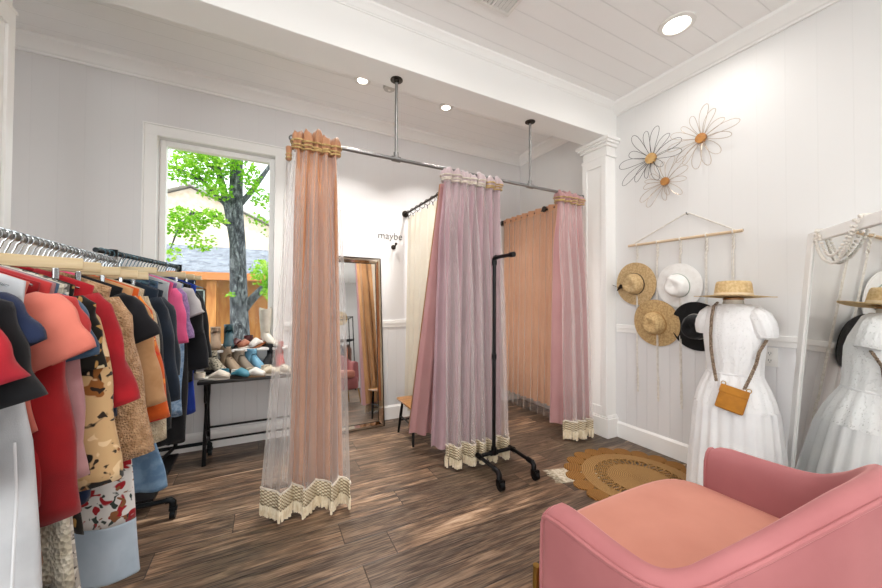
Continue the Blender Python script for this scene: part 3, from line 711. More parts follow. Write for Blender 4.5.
top('t_shirt.005', 'light red t-shirt hung just behind the salmon one', 't-shirt', F('light_red', '#c43d3b', '#a83035', scale=6), 1.245, dx=-.018, L=.5, sl=.16, ang=16, seed=22, r0=.07, r1=.07)
top('suede_vest', 'long tan suede vest glimpsed beside the deep red sweatshirt', 'vest', F('tan_suede', '#8f6436', '#6d4a26', scale=30), 1.262, dx=-.03, L=.76, hw=.2, sl=0, seed=20, fold=.018)
top('blouse', 'dusty rose slim blouse behind the deep red sweatshirt', 'blouse', F('dusty_rose', '#b98a8c', '#a37579', scale=5), 1.282, dx=-.025, L=.68, hw=.2, sl=.5, ang=5, seed=17, r0=.065, r1=.055)
top('t_shirt.004', 'steel blue t-shirt glimpsed behind the salmon one', 't-shirt', F('steel_blue', '#46627c', '#38506a', scale=6), 1.295, dx=-.02, L=.5, sl=.18, ang=14, seed=21, r0=.07, r1=.07)
top('knit_dress', 'cream crochet knit dress hanging almost to the floor', 'dress', F('cream_crochet', '#d9d3c3', '#c2baa6', scale=20, knit=95), 1.315, dx=-.02, L=.86, hw=.235, sl=0, seed=19, th=.025)
top('maxi_dress', 'grey speckled lace dress touching the floor near the knit dress', 'dress', print_fabric('speckled_lace', '#a9a49c', [('#55504b', 45, .56), ('#d8d4cb', 60, .58)]), 1.345, dx=-.02, L=1.02, hw=.235, sl=0, seed=23, th=.02)
top('blouse.001', 'black and cream printed blouse tucked behind the brown flowered one', 'blouse', print_fabric('dark_print', '#17140f', [('#b38a4e', 26, .6), ('#d8c7a2', 30, .66)]), 1.375, dx=-.02, L=.76, hw=.23, sl=.22, ang=8, seed=27, r0=.07, r1=.065)
top('floral_blouse', 'tan blouse with brown flowers and black blotches on the rack', 'blouse', print_fabric('tan_flower_print', '#c9a679', [('#1a1613', 15, .56), ('#8a5527', 18, .56), ('#e0c49a', 24, .6), ('#2a201a', 34, .62)]), 1.405, dx=-.03, L=.66, hw=.22, sl=.56, ang=8, seed=25, r0=.075, r1=.075, fold=.014, flat=.5)
top('cardigan', 'bright red cardigan with long sleeve in the middle of the rack', 'cardigan', F('red_knit', '#b21d28', '#951722', scale=8), 1.455, dx=-.008, L=.55, hw=.2, sl=.36, ang=17, seed=29, r0=.065, r1=.048, flat=.5)
top('shirt', 'dark navy shirt just behind the brown flowered blouse', 'shirt', F('dark_navy', '#1b2b4c', '#14213b', scale=6), 1.50, dx=-.025, L=.72, hw=.21, sl=.4, ang=6, seed=31, r0=.065, r1=.06)
top('sherpa_jacket', 'camel sherpa jacket with fluffy sleeve on the rack', 'jacket', F('camel_sherpa', '#c9a27c', '#ab845e', scale=40, knit=150), 1.575, dx=.0, L=.60, hw=.22, sl=.56, ang=8, seed=33, r0=.075, r1=.07, th=.035, flat=.6)
skirt('maxi_skirt', 'long white skirt with red flowers and pale blue hem', 'skirt', print_fabric('red_flower_print', '#dcd9d6', [('#a3212a', 22, .56), ('#35423d', 38, .6), ('#8a5a3a', 30, .6)]), 1.63, w0=.16, w1=.265, L=.98, drop=.2, seed=35, hem=(.80, F('pale_blue_cotton', '#b7c5d2', '#a5b5c4', scale=5)), dx=.015, fold=.01)
top('short_sleeved_top', 'black short sleeved top with pink scarf at its neck', 'top', F('black_cotton', '#14141a', '#0d0d12', scale=5), 1.68, dx=.0, L=.4, hw=.2, sl=.19, ang=26, seed=37, r0=.065, r1=.07, neckmat=F('pink_silk', '#e0557c', '#cf3d68'))
top('blazer', 'tan wool blazer with long sleeve on the rack', 'blazer', F('tan_wool', '#c79a6e', '#b58659', scale=12), 1.76, dx=.01, L=.6, hw=.2, sl=.44, ang=11, seed=39, r0=.07, r1=.058, flat=.5)
top('blouse.002', 'orange and yellow flame patterned blouse on the rack', 'blouse', print_fabric('flame_print', '#c9581f', [('#e88b2a', 16, .55), ('#c92c22', 14, .6), ('#f0c060', 30, .66)]), 1.82, dx=.012, L=.68, hw=.2, sl=.52, ang=7, seed=41, r0=.065, r1=.07, flat=.5)
top('sweater', 'cream fluffy long sweater beside the orange blouse', 'sweater', F('cream_fluff', '#d9cab0', '#c6b494', scale=40, knit=200), 1.885, dx=.015, L=.70, hw=.21, sl=.62, ang=5, seed=43, r0=.065, r1=.06, flat=.6, th=.03)
top('jacket', 'black jacket at the far end of the nearer rack', 'jacket', F('black_wool', '#17191f', '#0f1116', scale=5), 1.955, dx=.0, L=.72, hw=.2, sl=.6, ang=7, seed=47, flat=.5, r0=.07, r1=.06)
skirt('denim_skirt', 'light denim skirt low on the far part of the nearer rack', 'skirt', F('light_denim', '#7896b2', '#5f7f9f', scale=25, weave=600), 2.02, w0=.16, w1=.245, L=.36, drop=.70, seed=45, dx=.035)
top('jacket.001', 'blue black denim jacket just beyond the black one', 'jacket', F('blue_black_denim', '#1b2736', '#141d29', scale=8), 2.07, dx=.02, L=.66, hw=.2, sl=.5, ang=7, seed=49, flat=.5, r0=.07, r1=.06)
top('shirt.001', 'dark slate shirt closing the far end of the nearer rack', 'shirt', F('dark_slate', '#232c37', '#1a222c', scale=8), 2.16, dx=.02, L=.7, hw=.2, sl=.4, ang=7, seed=50, flat=.5, r0=.07, r1=.06)
# --- rack before the window
BB = dict(rail='B')
skirt('jeans', 'dark blue jeans clipped at the near end of the window rack', 'jeans', F('dark_denim', '#2b3e57', '#213046', scale=25, weave=600), .16, w0=.15, w1=.12, L=.86, drop=.14, seed=51, **BB)
skirt('jeans.001', 'mid blue jeans next on the window rack', 'jeans', F('mid_denim', '#4d6780', '#3d546c', scale=25, weave=600), .23, w0=.155, w1=.12, L=.84, drop=.14, seed=52, dx=.01, **BB)
top('blouse.003', 'pale grey sleeveless blouse beside the mid blue jeans', 'blouse', F('pale_grey', '#b4b9bd', '#9fa5aa', scale=8), .29, L=.66, hw=.18, sl=0, seed=53, dx=.0, **BB)
top('top_shirt.001', 'hot pink top with short sleeve on the window rack', 'shirt', F('hot_pink', '#e0608e', '#cf4d7c', scale=5), .34, L=.5, hw=.19, sl=.34, ang=8, seed=55, r0=.07, r1=.06, dx=.0, **BB)
top('lace_blouse', 'lilac purple lace top beside the hot pink one', 'top', F('lilac_lace', '#a184b5', '#8a6ca0', scale=50, knit=220), .385, L=.56, hw=.19, sl=.32, ang=10, seed=57, r0=.07, r1=.07, dx=.005, **BB)
top('t_shirt.006', 'pale grey t-shirt with flared sleeve on the window rack', 't-shirt', F('heather_grey', '#b9b6b8', '#a5a2a5', scale=8), .445, L=.56, hw=.19, sl=.19, ang=24, seed=59, r0=.075, r1=.08, dx=.01, **BB)
top('lace_dress', 'blue lace dress low on the window rack beside the jeans', 'dress', F('blue_lace', '#9db9d6', '#6f93bb', scale=60, knit=240), .50, L=.90, hw=.2, sl=0, seed=61, dx=-.005, **BB)
top('dress.001', 'long black dress in the middle of the window rack', 'dress', F('black_crepe', '#121318', '#0c0d11', scale=6), .57, L=1.10, hw=.2, sl=.3, ang=8, seed=63, dx=.0, **BB)
top('coat', 'black coat with full sleeve towards the far end of the window rack', 'coat', F('black_coat_wool', '#1a1c22', '#101218', scale=5), .66, L=.72, hw=.22, sl=.55, ang=8, seed=65, r0=.08, r1=.07, dx=-.012, th=.045, **BB)
top('dress.002', 'cobalt blue dress hanging below the black coats', 'dress', F('cobalt_crepe', '#1f3fa0', '#18328a', scale=6), .73, L=.95, hw=.2, sl=0, seed=67, dx=.0, **BB)
top('coat.001', 'black puff sleeved coat nearest the far end of the window rack', 'coat', F('black_satin', '#15171c', '#0e0f14', scale=5), .80, L=.68, hw=.22, sl=.5, ang=9, seed=69, r0=.08, r1=.07, dx=-.035, th=.05, **BB)
skirt('jeans.002', 'dark indigo jeans at the far end of the window rack', 'jeans', F('indigo_denim', '#233650', '#1a2a40', scale=25, weave=600), .92, w0=.15, w1=.13, L=.5, drop=.098, seed=71, dx=-.02, **BB)

# hangers
M['bar_wood'] = wood('pale_hanger_wood', '#c4ae86', '#d8c6a2', axis=0, scale=5, rough=.45)
def hook_mb():
    m = MB(); P = []
    for i in range(15):
        a = lerp(rad(-60), rad(180), i/14); P.append((0.0205*cos(a), 0, .0205*sin(a)))
    P = [p for p in P][::-1]
    P += [(.006, 0, -.032), (0, 0, -.045), (0, 0, -.085)]
    return m.tube(P, .0024, 7)
def wire_hanger(mat):
    g = thing('hanger', 'thin wire hanger', 'hanger')
    hook_mb().build('hook', mat, g)
    MB().tube([(-.165, 0, -.150), (-.09, 0, -.122), (0, 0, -.085), (.09, 0, -.122), (.165, 0, -.150)], .003, 6).build('shoulder_bar', mat, g); return g
h0 = wire_hanger(M['chrome']); h0['label'] = 'shiny chrome hook hanger packed on the nearer rack'; h0['group'] = 'chrome hangers on the nearer rack'
h1 = wire_hanger(M['bluehook']); h1['label'] = 'dark steel hook hanger on the window rack'; h1['group'] = 'dark hangers on the window rack'
n = 44
for i in range(n):
    y = .95+(2.24-.95)*i/(n-1); o = h0 if i == 0 else dup(h0, (0, 0, 0)); o.location = (AX, y, AZ-.006); o.rotation_euler = (0, rad(rnd.uniform(-2, 2)), rad(rnd.uniform(-9, 9)))
n = 26
for i in range(n):
    p = B0+BD*(.03+.95*i/(n-1)); o = h1 if i == 0 else dup(h1, (0, 0, 0)); o.location = (p.x, p.y, p.z-.006); o.rotation_euler = (0, rad(rnd.uniform(-2, 2)), rad(-9+rnd.uniform(-8, 8)))
def clip_hanger(label, y, rz, w, rail='A', dx=0, dz=0):
    g = thing('clip_hanger', label, 'hanger', group='pale wooden clip hangers')
    hook_mb().build('hook', M['chrome'], g)
    MB().box(-w, w, -.008, .008, -.092, -.058, .003).build('wooden_bar', M['bar_wood'], g)
    for s in (-1, 1):
        m = MB(); m.box(s*w*.72-.007, s*w*.72+.007, -.010, .010, -.125, -.090, .003); m.build('clip', M['chrome'], g, smooth=0)
    if rail == 'A': g.location = (AX+dx, y, AZ-.006+dz)
    else: p = B0+BD*y; g.location = (p.x+dx, p.y, p.z-.006+dz)
    g.rotation_euler = (0, 0, rz); return g
for lab, y, rz, w, dz in (('foremost long pale wooden clip hanger on the nearer rack', 1.335, 28, .2, .0), ('second pale wooden clip hanger from the near end', 1.49, 24, .19, 0), ('third pale wooden clip hanger from the near end', 1.70, 20, .18, 0), ('fourth pale wooden clip hanger, over the tan blazer', 1.86, 14, .19, 0), ('fifth pale wooden clip hanger, over the black jacket', 2.02, 8, .19, 0)):
    clip_hanger(lab, y, rad(rz), w, dz=dz)
for lab, y, w in (('pale clip hanger at the near end of the window rack', .20, .17), ('pale clip hanger amid the dark coats of the window rack', .55, .19), ('pale clip hanger over the last dark coats of the window rack', .74, .18), ('pale clip hanger holding the jeans at the far end', .92, .17)):
    clip_hanger(lab, y, rad(-9), w, rail='B')

# ---------------------------------------------------------------- shoe table and shoes
M['slate'] = plain('dark_table_top', '#23201f', rough=.4)
tb = thing('side_table', 'narrow dark table on scrolled iron legs below the window', 'table', (-.05, 3.2, 0))
MB().box(-.43, .42, 3.04, 3.385, .605, .63, .006).build('table_top', M['slate'], tb)
for x in (-.385, .37):
    m = MB()
    for y, s in ((3.08, 1), (3.33, -1)):
        P = [(x, y+.02*s, .605), (x, y+.05*s, .50), (x, y+.085*s, .40), (x, y+.06*s, .30), (x, y+.025*s, .20), (x, y+.01*s, .10), (x, y-.005*s, .0)]
        m.tube(P, [.013, .011, .011, .012, .012, .012, .016], 8)
        m.tube([(x, y+.02*s+.045*s*cos(a)+.02*s, .50+.045*sin(a)) for a in [2*pi*i/14 for i in range(12)]], .007, 6)
        m.tube([(x, y+.045*s+.032*s*cos(a), .22+.035*sin(a)) for a in [2*pi*i/14 for i in range(12)]], .007, 6)
    m.build('leg', M['black'], tb)
    MB().tube([(x, 3.09, .13), (x, 3.32, .13)], .009, 8).build('foot_rail', M['black'], tb)
for y, z in ((3.30, .21), (3.30, .105)): MB().tube([(-.385, y, z), (.37, y, z)], .009, 8).build('stretcher', M['black'], tb)

def shoe(label, cat, name, x, y, z, rz, up, sole, shaft=.12, L=.235, heel=.03, lace=None, w=.038, elastic=None, open_=.045, group=None):
    """toe along -y in local space, standing on z=0"""
    g = thing(name, label, cat, (0, 0, 0)); h = heel; R = []; L *= 1.0; w *= 1.05
    P = [(-L*.52, .020, w*.45, .012), (-L*.49, .024, w*.78, .020), (-L*.38, .030+h*.1, w*1.0, .026), (-L*.22, .040+h*.3, w*.95, .034), (-L*.05, .055+h*.55, w*.88, .044), (L*.12, .070+h*.8, w*.86, .055)]
    for y0, zc, a, b in P: R.append([(a*cos(t), y0, max(.010+h*max(0, (y0/L+.5)), zc+b*sin(t)*1.0)) for t in [2*pi*i/20 for i in range(20)]])
    if shaft > 0:
        for k, (tt, rr) in enumerate(((.35, 1.0), (.7, .93), (1.0, 1.02))):
            zz = .085+h+shaft*tt*.9; yc = L*.30
            R.append([(w*.92*rr*cos(t), yc-.0+(-.062*rr)*sin(t), zz+.015*sin(t)*(1-tt)) for t in [2*pi*i/20 for i in range(20)]])
        m = MB().rings(R[:6], True, False); m.rings([R[5]]+R[6:], False, False)
        # heel counter
        m.rings([[(w*.82*cos(t), L*.32+.045*sin(t), zz) for t in [2*pi*i/20 for i in range(20)]] for zz in (.012+h, .04+h, .09+h)], True, False)
    else:
        m = MB().rings(R[:4]+[[(w*.8*cos(t), L*.05, .016+h*.6+.018*max(0, sin(t))) for t in [2*pi*i/20 for i in range(20)]]], True, True)
        m.rings([[(w*.8*cos(t)*r_, L*.36+.04*sin(t)*r_, zz) for t in [2*pi*i/20 for i in range(20)]] for zz, r_ in ((.012+h, 1), (.05+h, .96), (.048+h, .8))], True, False)
    upo = m.build('upper', up, g, smooth=60, solid=.002)
    out = [(w*1.06*cos(t)*(1 if sin(t) < .3 else .85), L*.52*sin(t)*(1) if sin(t) < 0 else L*.5*sin(t)) for t in [2*pi*i/26 for i in range(26)]]
    zb = lambda yy: h*sstep((yy/L+.35)/.6)
    s = MB().rings([[(a, b, zb(b)) for a, b in out], [(a, b, zb(b)+.012) for a, b in out]]); so_ = s.build('sole', sole, g, smooth=40)
    if h > .015: MB().box(-w*.72, w*.72, L*.26, L*.5, 0, h+.004, .004).build('heel', sole, so_)
    if lace:
        m = MB()
        for k in range(5): zz = .075+h*.7+k*shaft*.16; yy = -L*.02+k*.014; m.tube([(-w*.55, yy-.0, zz), (0, yy-.018, zz+.008), (w*.55, yy, zz)], .0035, 6)
        m.build('laces', lace, upo)
    if elastic:
        for s_ in (-1, 1): MB().box(s_*w*.93-.003, s_*w*.93+.003, L*.22, L*.38, .09+h, .085+h+shaft*.85, .002).build('elastic_gore', elastic, g)
    g.location = (x, y, z); g.rotation_euler = (0, 0, rz); return g
lea = lambda n, c, c2=None, r=.5: plain(n, c, rough=r, var=(c2, 14) if c2 else None, nz=.15, nscale=80)
TZ, SZ = .63, WZ0+.022
tan_s, dk_s, wh_s = plain('tan_sole', '#8a6b4a'), plain('dark_sole', '#2a2522'), plain('pale_sole', '#d8d2c6')
shoe('snake patterned lace up ankle boot at the left of the shoe table', 'boot', 'ankle_boot', -.335, 3.270, TZ, rad(38), print_fabric('snake_leather', '#b3ab98', [('#4a4338', 70, .55)], rough=.5), dk_s, lace=plain('dark_lace', '#3a332b'), shaft=.09)
shoe('tall tan lace up boot second from left on the shoe table', 'boot', 'ankle_boot', -.235, 3.280, TZ, rad(38), lea('tan_suede_boot', '#a8937c', '#93806a', .8), dk_s, shaft=.115, lace=plain('taupe_lace', '#6b5a49'))
shoe('taupe suede bootie in the middle of the shoe table', 'boot', 'ankle_boot', -.145, 3.270, TZ, rad(38), lea('taupe_suede', '#8d8172', '#7a6f61', .85), tan_s, shaft=.075)
shoe('sky blue ankle boot on the shoe table', 'boot', 'ankle_boot', -.055, 3.270, TZ, rad(38), lea('sky_leather', '#6fa3bf', '#5b8fae', .45), dk_s, shaft=.085, lace=plain('pale_lace', '#3d5560'))
shoe('black sock boot beside the red boot on the shoe table', 'boot', 'ankle_boot', .035, 3.290, TZ, rad(-30), lea('black_knit', '#17191d', '#101114', .8), dk_s, shaft=.12)
shoe('red leather boot at the right end of the shoe table', 'boot', 'ankle_boot', .125, 3.280, TZ, rad(5), lea('red_leather', '#b0241f', '#93201d', .4), dk_s, shaft=.13)
shoe('beige flat shoe lying at the left front edge of the shoe table', 'shoe', 'flat_shoe', -.345, 3.10, TZ, rad(75), lea('beige_leather', '#d7cdbd'), wh_s, shaft=0, heel=.006)
shoe('teal blue flat shoe in front of the tan boot', 'shoe', 'flat_shoe', -.20, 3.11, TZ, rad(60), lea('teal_leather', '#3f7f93'), dk_s, shaft=0, heel=.012)
shoe('white slip on flat beside the teal blue flat shoe', 'shoe', 'flat_shoe', -.105, 3.085, TZ, rad(70), lea('white_slip', '#ddd9d2'), tan_s, shaft=0, heel=.006)
shoe('long cream loafer at the front of the blue boot', 'shoe', 'flat_shoe', .0, 3.10, TZ, rad(78), lea('cream_loafer', '#d4c8b2', '#b9ab92'), wh_s, shaft=0, heel=.01)
shoe('cream woven sneaker in front of the black sock boot', 'shoe', 'flat_shoe', .10, 3.115, TZ, rad(70), print_fabric('woven_cream', '#d9d0bd', [('#6f6758', 60, .58)]), wh_s, shaft=0, heel=.02)
shoe('beige suede bootie at the left end of the window sill', 'boot', 'ankle_boot', -.355, 3.385, SZ, rad(8), lea('beige_suede', '#b49b84', '#9c846e', .85), tan_s, shaft=.07, L=.19)
shoe('dark teal ankle boot on the window sill', 'boot', 'ankle_boot', -.262, 3.385, SZ, rad(5), lea('dark_teal_leather', '#1d4650', '#143640', .45), dk_s, shaft=.085, L=.19, heel=.035)
shoe('maroon strappy heel lying on the window sill', 'shoe', 'heeled_shoe', -.175, 3.39, SZ, rad(-55), lea('maroon_leather', '#54191c', '#3f1216', .4), dk_s, shaft=0, L=.19, heel=.05)
shoe('tan pink mule beside the maroon heel on the sill', 'shoe', 'flat_shoe', -.11, 3.375, SZ, rad(-62), lea('tan_pink', '#b5765c', '#a3664d', .5), wh_s, shaft=0, L=.18, heel=.02)
shoe('white wedge mule with brown sole on the window sill', 'shoe', 'wedge_shoe', -.03, 3.375, SZ, rad(-50), lea('white_wedge', '#e0dcd6'), plain('brown_wedge', '#8a4f28'), shaft=0, L=.18, heel=.04)
# tall white western boot
g = thing('tall_boot', 'tall white western boot standing at the right end of the window sill', 'boot', (.045, 3.375, SZ)); white = lea('white_leather', '#ddd8cc', '#cfc9bb', .4)
m = MB(); R_ = []
for y0, zc, a, b in ((-.115, .018, .012, .010), (-.10, .022, .026, .016), (-.06, .032, .034, .024), (-.01, .05, .034, .038), (.03, .075, .034, .055)): R_.append([(a*cos(t), y0, max(.014, zc+b*sin(t))) for t in [2*pi*i/20 for i in range(20)]])
for zz, rr, yc in ((.13, .036, .055), (.2, .041, .055), (.28, .047, .055), (.34, .05, .055)): R_.append([(rr*cos(t), yc-rr*1.15*sin(t), zz-.018*abs(cos(t))*(zz > .33)) for t in [2*pi*i/20 for i in range(20)]])
m.rings(R_, True, False); m.rings([[(.03*cos(t), .06+.035*sin(t), zz) for t in [2*pi*i/20 for i in range(20)]] for zz in (.035, .08, .13)], True, False)
Mx = Matrix.Translation((.045, 3.375, SZ)) @ Matrix.Rotation(rad(40), 4, 'Z')
m.xf(Mx).build('upper', white, g, smooth=60)
MB().box(-.034, .034, -.115, .03, 0, .014, .005, M=Mx).build('sole', dk_s, g); MB().box(-.027, .027, .03, .09, 0, .04, .004, M=Mx).build('heel', dk_s, g)
m = MB()
for s in (-1, 1): m.tube([(s*.05, .055, .335), (s*.058, .055, .345), (s*.055, .055, .29)], .005, 6)
m.xf(Mx).build('pull_strap', white, g)

# ---------------------------------------------------------------- right wall: wire flowers
def wire_flower(label, y, z, rs, seed, wmat, cmat, cr, n, tilt=0):
    r = random.Random(seed); g = thing('wire_flower_art', label, 'wall art', (R, y, z), group='wire flowers on the right wall')
    for i in range(n):
        a = 2*pi*i/n+r.uniform(-.1, .1)+tilt; Lp = rs*r.uniform(.62, 1.18); wd = Lp*r.uniform(.16, .22); P = []
        lift = r.uniform(.01, .06)
        for k in range(21):
            t = 2*pi*k/20; u = (1-cos(t))/2; s = sin(t)*wd*(.35+.65*u)
            rr = .02+Lp*u
            P.append((R-.02-.045*u*(1-u)*2-lift*u, y-(cos(a)*rr-sin(a)*s), z+sin(a)*rr+cos(a)*s))
        MB().tube(P, .0019, 6).build('petal', wmat, g)
    MB().lathe([(0, .0), (cr, 0), (cr*1.02, .012), (cr*.98, .022), (0, .026)], (R-.018, y, z), axis=(-1, 0, 0), n=26).build('wood_disc', cmat, g)
    MB().cyl((R, y, z), (R-.02, y, z), .008, 8).build('stem', wmat, g)
M['disc'] = wood('pale_wood_slice', '#b88a4e', '#d8b57c', axis=0, scale=9, stretch=3)
M['disc2'] = wood('brown_wood_slice', '#9a6430', '#bf8746', axis=0, scale=9, stretch=3)
M['wire_d'] = plain('dark_wire', '#4a4744', rough=.4, metal=.7)
M['wire_l'] = plain('pale_gold_wire', '#b8a898', rough=.35, metal=.8)
wire_flower('largest wire flower with dark petals and pale wooden centre', 1.737, 2.437, .235, 12, M['wire_d'], M['disc'], .044, 13, .25)
wire_flower('upper right wire flower with pale gold petals', 1.366, 2.452, .20, 8, M['wire_l'], M['disc2'], .036, 14, .1)
wire_flower('lowest wire flower with pale gold petals and brown centre', 1.625, 2.208, .175, 5, M['wire_l'], M['disc2'], .032, 14, .2)

# ---------------------------------------------------------------- macrame hat hanger and hats
M['cotton'] = fabric('white_cotton_cord', '#e9e4dc', '#d8d2c8', scale=40, bump=.3)
hh = thing('hat_hanger', 'macrame hat hanger with wooden dowel and five cords on the right wall', 'hat hanger', (R, 1.53, 1.725))
M['dowel'] = wood('pale_dowel', '#cdb393', '#e2cdb0', axis=1, scale=4)
MB().cyl((2.872, 1.94, 1.727), (2.872, 1.12, 1.721), .0105, 14).build('dowel', M['dowel'], hh)
MB().tube([(2.872, 1.90, 1.735), (2.885, 1.49, 1.915), (2.886, 1.455, 1.915), (2.872, 1.16, 1.73)], .004, 7).build('hanging_cord', M['cotton'], hh)
MB().tube([(R, 1.472, 1.91), (2.880, 1.472, 1.912), (2.876, 1.472, 1.925)], .004, 7).build('nail', M['steel'], hh)
def cord(y, z1):
    m = MB(); P = []
    x = 2.876
    m.torus((2.872, y, 1.724), (0, 1, 0), .013, .0045, n=18, m=6)
    for z0, zz in ((1.71, 1.60), (z1+.2, z1+.02)):      # twisted braid stretches
        for s in (0, pi): m.tube([(x+.005*cos(z*110+s), y+.006*sin(z*110+s), z) for z in [lerp(z0, zz, i/26) for i in range(27)]], .0042, 6)
    m.tube([(x, y, 1.60), (x, y, z1+.2)], .0035, 6); m.tube([(x, y+.010, 1.60), (x-.004, y+.006, z1+.2)], .003, 6)
    m.tube([(x, y, z1+.03), (x, y, z1)], [.004, .0075], 7)
    m.build('cord', M['cotton'], hh)
for y, z1 in ((1.862, .46), (1.69, .42), (1.514, .41), (1.337, .45), (1.175, .45)): cord(y, z1)

def hat(label, name, mat, rb, rc, hc, M4, band, curl=.0, pinch=.6, flat=False, oval=1.15, group=None, brimd=0, extra=None, nose=0):
    g = thing(name, label, 'hat', M4.translation, group=group); n = 44
    q = Matrix.Rotation(0, 4, 'Z')
    ri = rc
    def brim(off, r0, r1):
        R_ = []
        for k in range(9):
            u = k/8; r = lerp(r0, r1, u)
            R_.append([(r*cos(2*pi*j/n)*(lerp(oval, 1.04, u)), r*sin(2*pi*j/n), off+curl*u*u*(abs(sin(2*pi*j/n))**2)-brimd*u*abs(cos(2*pi*j/n))+.004*sin(6*pi*j/n+2)*u) for j in range(n)])
        return R_
    top_, bot = brim(.004, ri*.96, rb), brim(0, ri*.96, rb)
    m = MB().rings(bot[::1]+top_[::-1], False, False); m.xf(M4).build('brim', mat, g, smooth=50)
    prof = [(1, 0), (1.0, .25), (.97, .55), (.93, .85), (.86, .98), (.7, 1.0), (.4, .98), (.0, .97)] if flat else [(1, 0), (.98, .25), (.94, .5), (.87, .75), (.77, .92), (.6, 1.0), (.35, .98), (.0, .95)]
    R_ = []
    for r, z in prof:
        ring = []
        for j in range(n):
            a = 2*pi*j/n; x, y = r*rc*cos(a)*oval, r*rc*sin(a); zz = z*hc
            if not flat:
                e = sstep((z-.35)/.6)
                y *= 1-.28*e*max(0, cos(a)); zz -= pinch*.03*e*(1-min(1, r*1.3))*(1); zz -= .018*e*max(0, -cos(a))*0
                y -= math.copysign(.016*e*max(0, cos(a)-.2), y) if abs(y) > .001 else 0
            ring.append((x, y, zz))
        R_.append(ring)
    MB().rings(R_, False, True).xf(M4).build('crown', mat, g, smooth=60)
    if band:
        MB().rings([[(rc*rr*cos(2*pi*j/n)*oval, rc*rr*sin(2*pi*j/n), z) for j in range(n)] for rr, z in ((1.0, .004), (1.025, .006), (1.02, band[1]), (.98, band[1]))], False, False).xf(M4).build('hat_band', band[0], g, smooth=60)
    if extra: extra(g, M4, rc)
    return g
def onwall(y, z, roll, x=R-.03, tip=0): return Matrix.Translation((x, y, z)) @ Matrix.Rotation(rad(-90+tip), 4, 'Y') @ Matrix.Rotation(rad(roll), 4, 'Z')
straw = lambda n, a, b: fabric(n, a, b, scale=70, weave=380, bump=.5, rough=.75, sheen=0)
M['straw'] = straw('natural_straw', '#d2b78c', '#bd9f72'); M['straw2'] = straw('tan_straw', '#cdb081', '#b69668'); M['straw_l'] = straw('light_straw', '#d9bf93', '#c6a878')
M['w_straw'] = fabric('white_felt', '#f3f2f0', '#eceae7', scale=20, weave=300, bump=.1); M['felt_k'] = fabric('black_felt', '#17171a', '#101012', scale=20)
rib = lambda n, c: plain(n, c, rough=.7)
def bow(g, M4, rc):
    m = MB()
    for s, L in ((1, .10), (-1, .07)): m.prism([(0, rc+.0, .03), (-.02*s, rc+.02, .055), (.03*s, rc+L, .05), (.01*s, rc+L*.9, .01), (0, rc, .014)], (0, .004, .004))
    m.xf(M4).build('feather_bow', rib('dark_feather', '#3a2c20'), g, smooth=0)
hat('tan straw fedora with dark feather bow, upper left on the hat hanger', 'straw_hat', M['straw'], .178, .080, .105, onwall(1.873, 1.388, 10, tip=-4), (rib('dark_brown_band', '#3b2b1d'), .016), extra=bow)
hat('white felt fedora beside the upper tan hat', 'felt_hat', M['w_straw'], .166, .080, .10, onwall(1.524, 1.362, 20, tip=-4), (rib('grey_green_band', '#9aa398'), .014))
hat('tan straw fedora with pale cord band, lower middle on the hat hanger', 'straw_hat', M['straw2'], .186, .082, .105, onwall(1.700, 1.060, 25, tip=-5), (rib('honey_band', '#b38a54'), .016))
hat('black felt hat with white band, partly behind the white dress', 'felt_hat', M['felt_k'], .178, .082, .11, onwall(1.40, 1.052, 15, tip=-6), (rib('white_band', '#d9d5ce'), .010))

# ---------------------------------------------------------------- dress form, white dress, boater and bag
CX, CY, FA, FB = 2.60, 1.066, rad(170), rad(193)
def DB(): return Matrix.Translation((CX, CY-.01, 0)) @ Matrix.Rotation(FB, 4, 'Z')      # frame of the bag, which hangs to one side of the front
def DM(z=0): return Matrix.Translation((CX, CY, z)) @ Matrix.Rotation(FA, 4, 'Z')     # local +x = front, y = to its left
df = thing('dress_form', 'dress form with slim neck standing under the white dress', 'dress form', (CX, CY, 0))
def eye_ring(a, b, z, n=64, f=None): return [(b*cos(2*pi*j/n)+(f(2*pi*j/n)[0] if f else 0), a*sin(2*pi*j/n)+(f(2*pi*j/n)[1] if f else 0), z) for j in range(n)]
M['linen_form'] = fabric('cream_form_cloth', '#d8d0c2')
MB().rings([eye_ring(a, b, z, 32) for z, a, b in ((.70, .13, .10), (.80, .112, .085), (.92, .135, .10), (1.02, .148, .108), (1.12, .145, .085), (1.18, .12, .06), (1.205, .06, .045), (1.25, .05, .045))]).xf(DM()).build('torso', M['linen_form'], df, smooth=70)
MB().lathe([(0, 1.25), (.052, 1.25), (.052, 1.262), (.02, 1.272), (0, 1.274)], (CX, CY, 0), n=24).build('neck_cap', M['stool'], df)
MB().cyl((CX, CY, .02), (CX, CY, .70), .013).build('pole', M['black'], df)
MB().lathe([(0, 0), (.16, 0), (.16, .012), (.03, .022), (0, .024)], (CX, CY, 0), n=32).build('base', M['black'], df)
def eyelet():
    k = NT('white_eyelet_cotton'); v = k.n.new('ShaderNodeTexVoronoi'); v.inputs['Scale'].default_value = 80; k.link(k.obj(), v.inputs['Vector'])
    w = k.noise(13, 3)
    h = k.math('ADD', k.math('MULTIPLY', k.math('MINIMUM', v.outputs[0], .35), 1.3), k.math('MULTIPLY', w, .8))
    return k.done(k.bsdf(color=k.ramp(v.outputs[0], [(.03, '#ececee'), (.2, '#f1f1f2')]), rough=.85, sheen=.3, spec=.2, normal=k.bump(h, .7, .012)))
M['eyelet'] = eyelet(); M['white_cot'] = fabric('white_cotton_voile', '#f3f3f4', '#ececee', scale=6, bump=.25)
wd = thing('dress', 'long white eyelet dress with puff sleeves on the dress form', 'dress', (CX, CY, 0))
n = 96
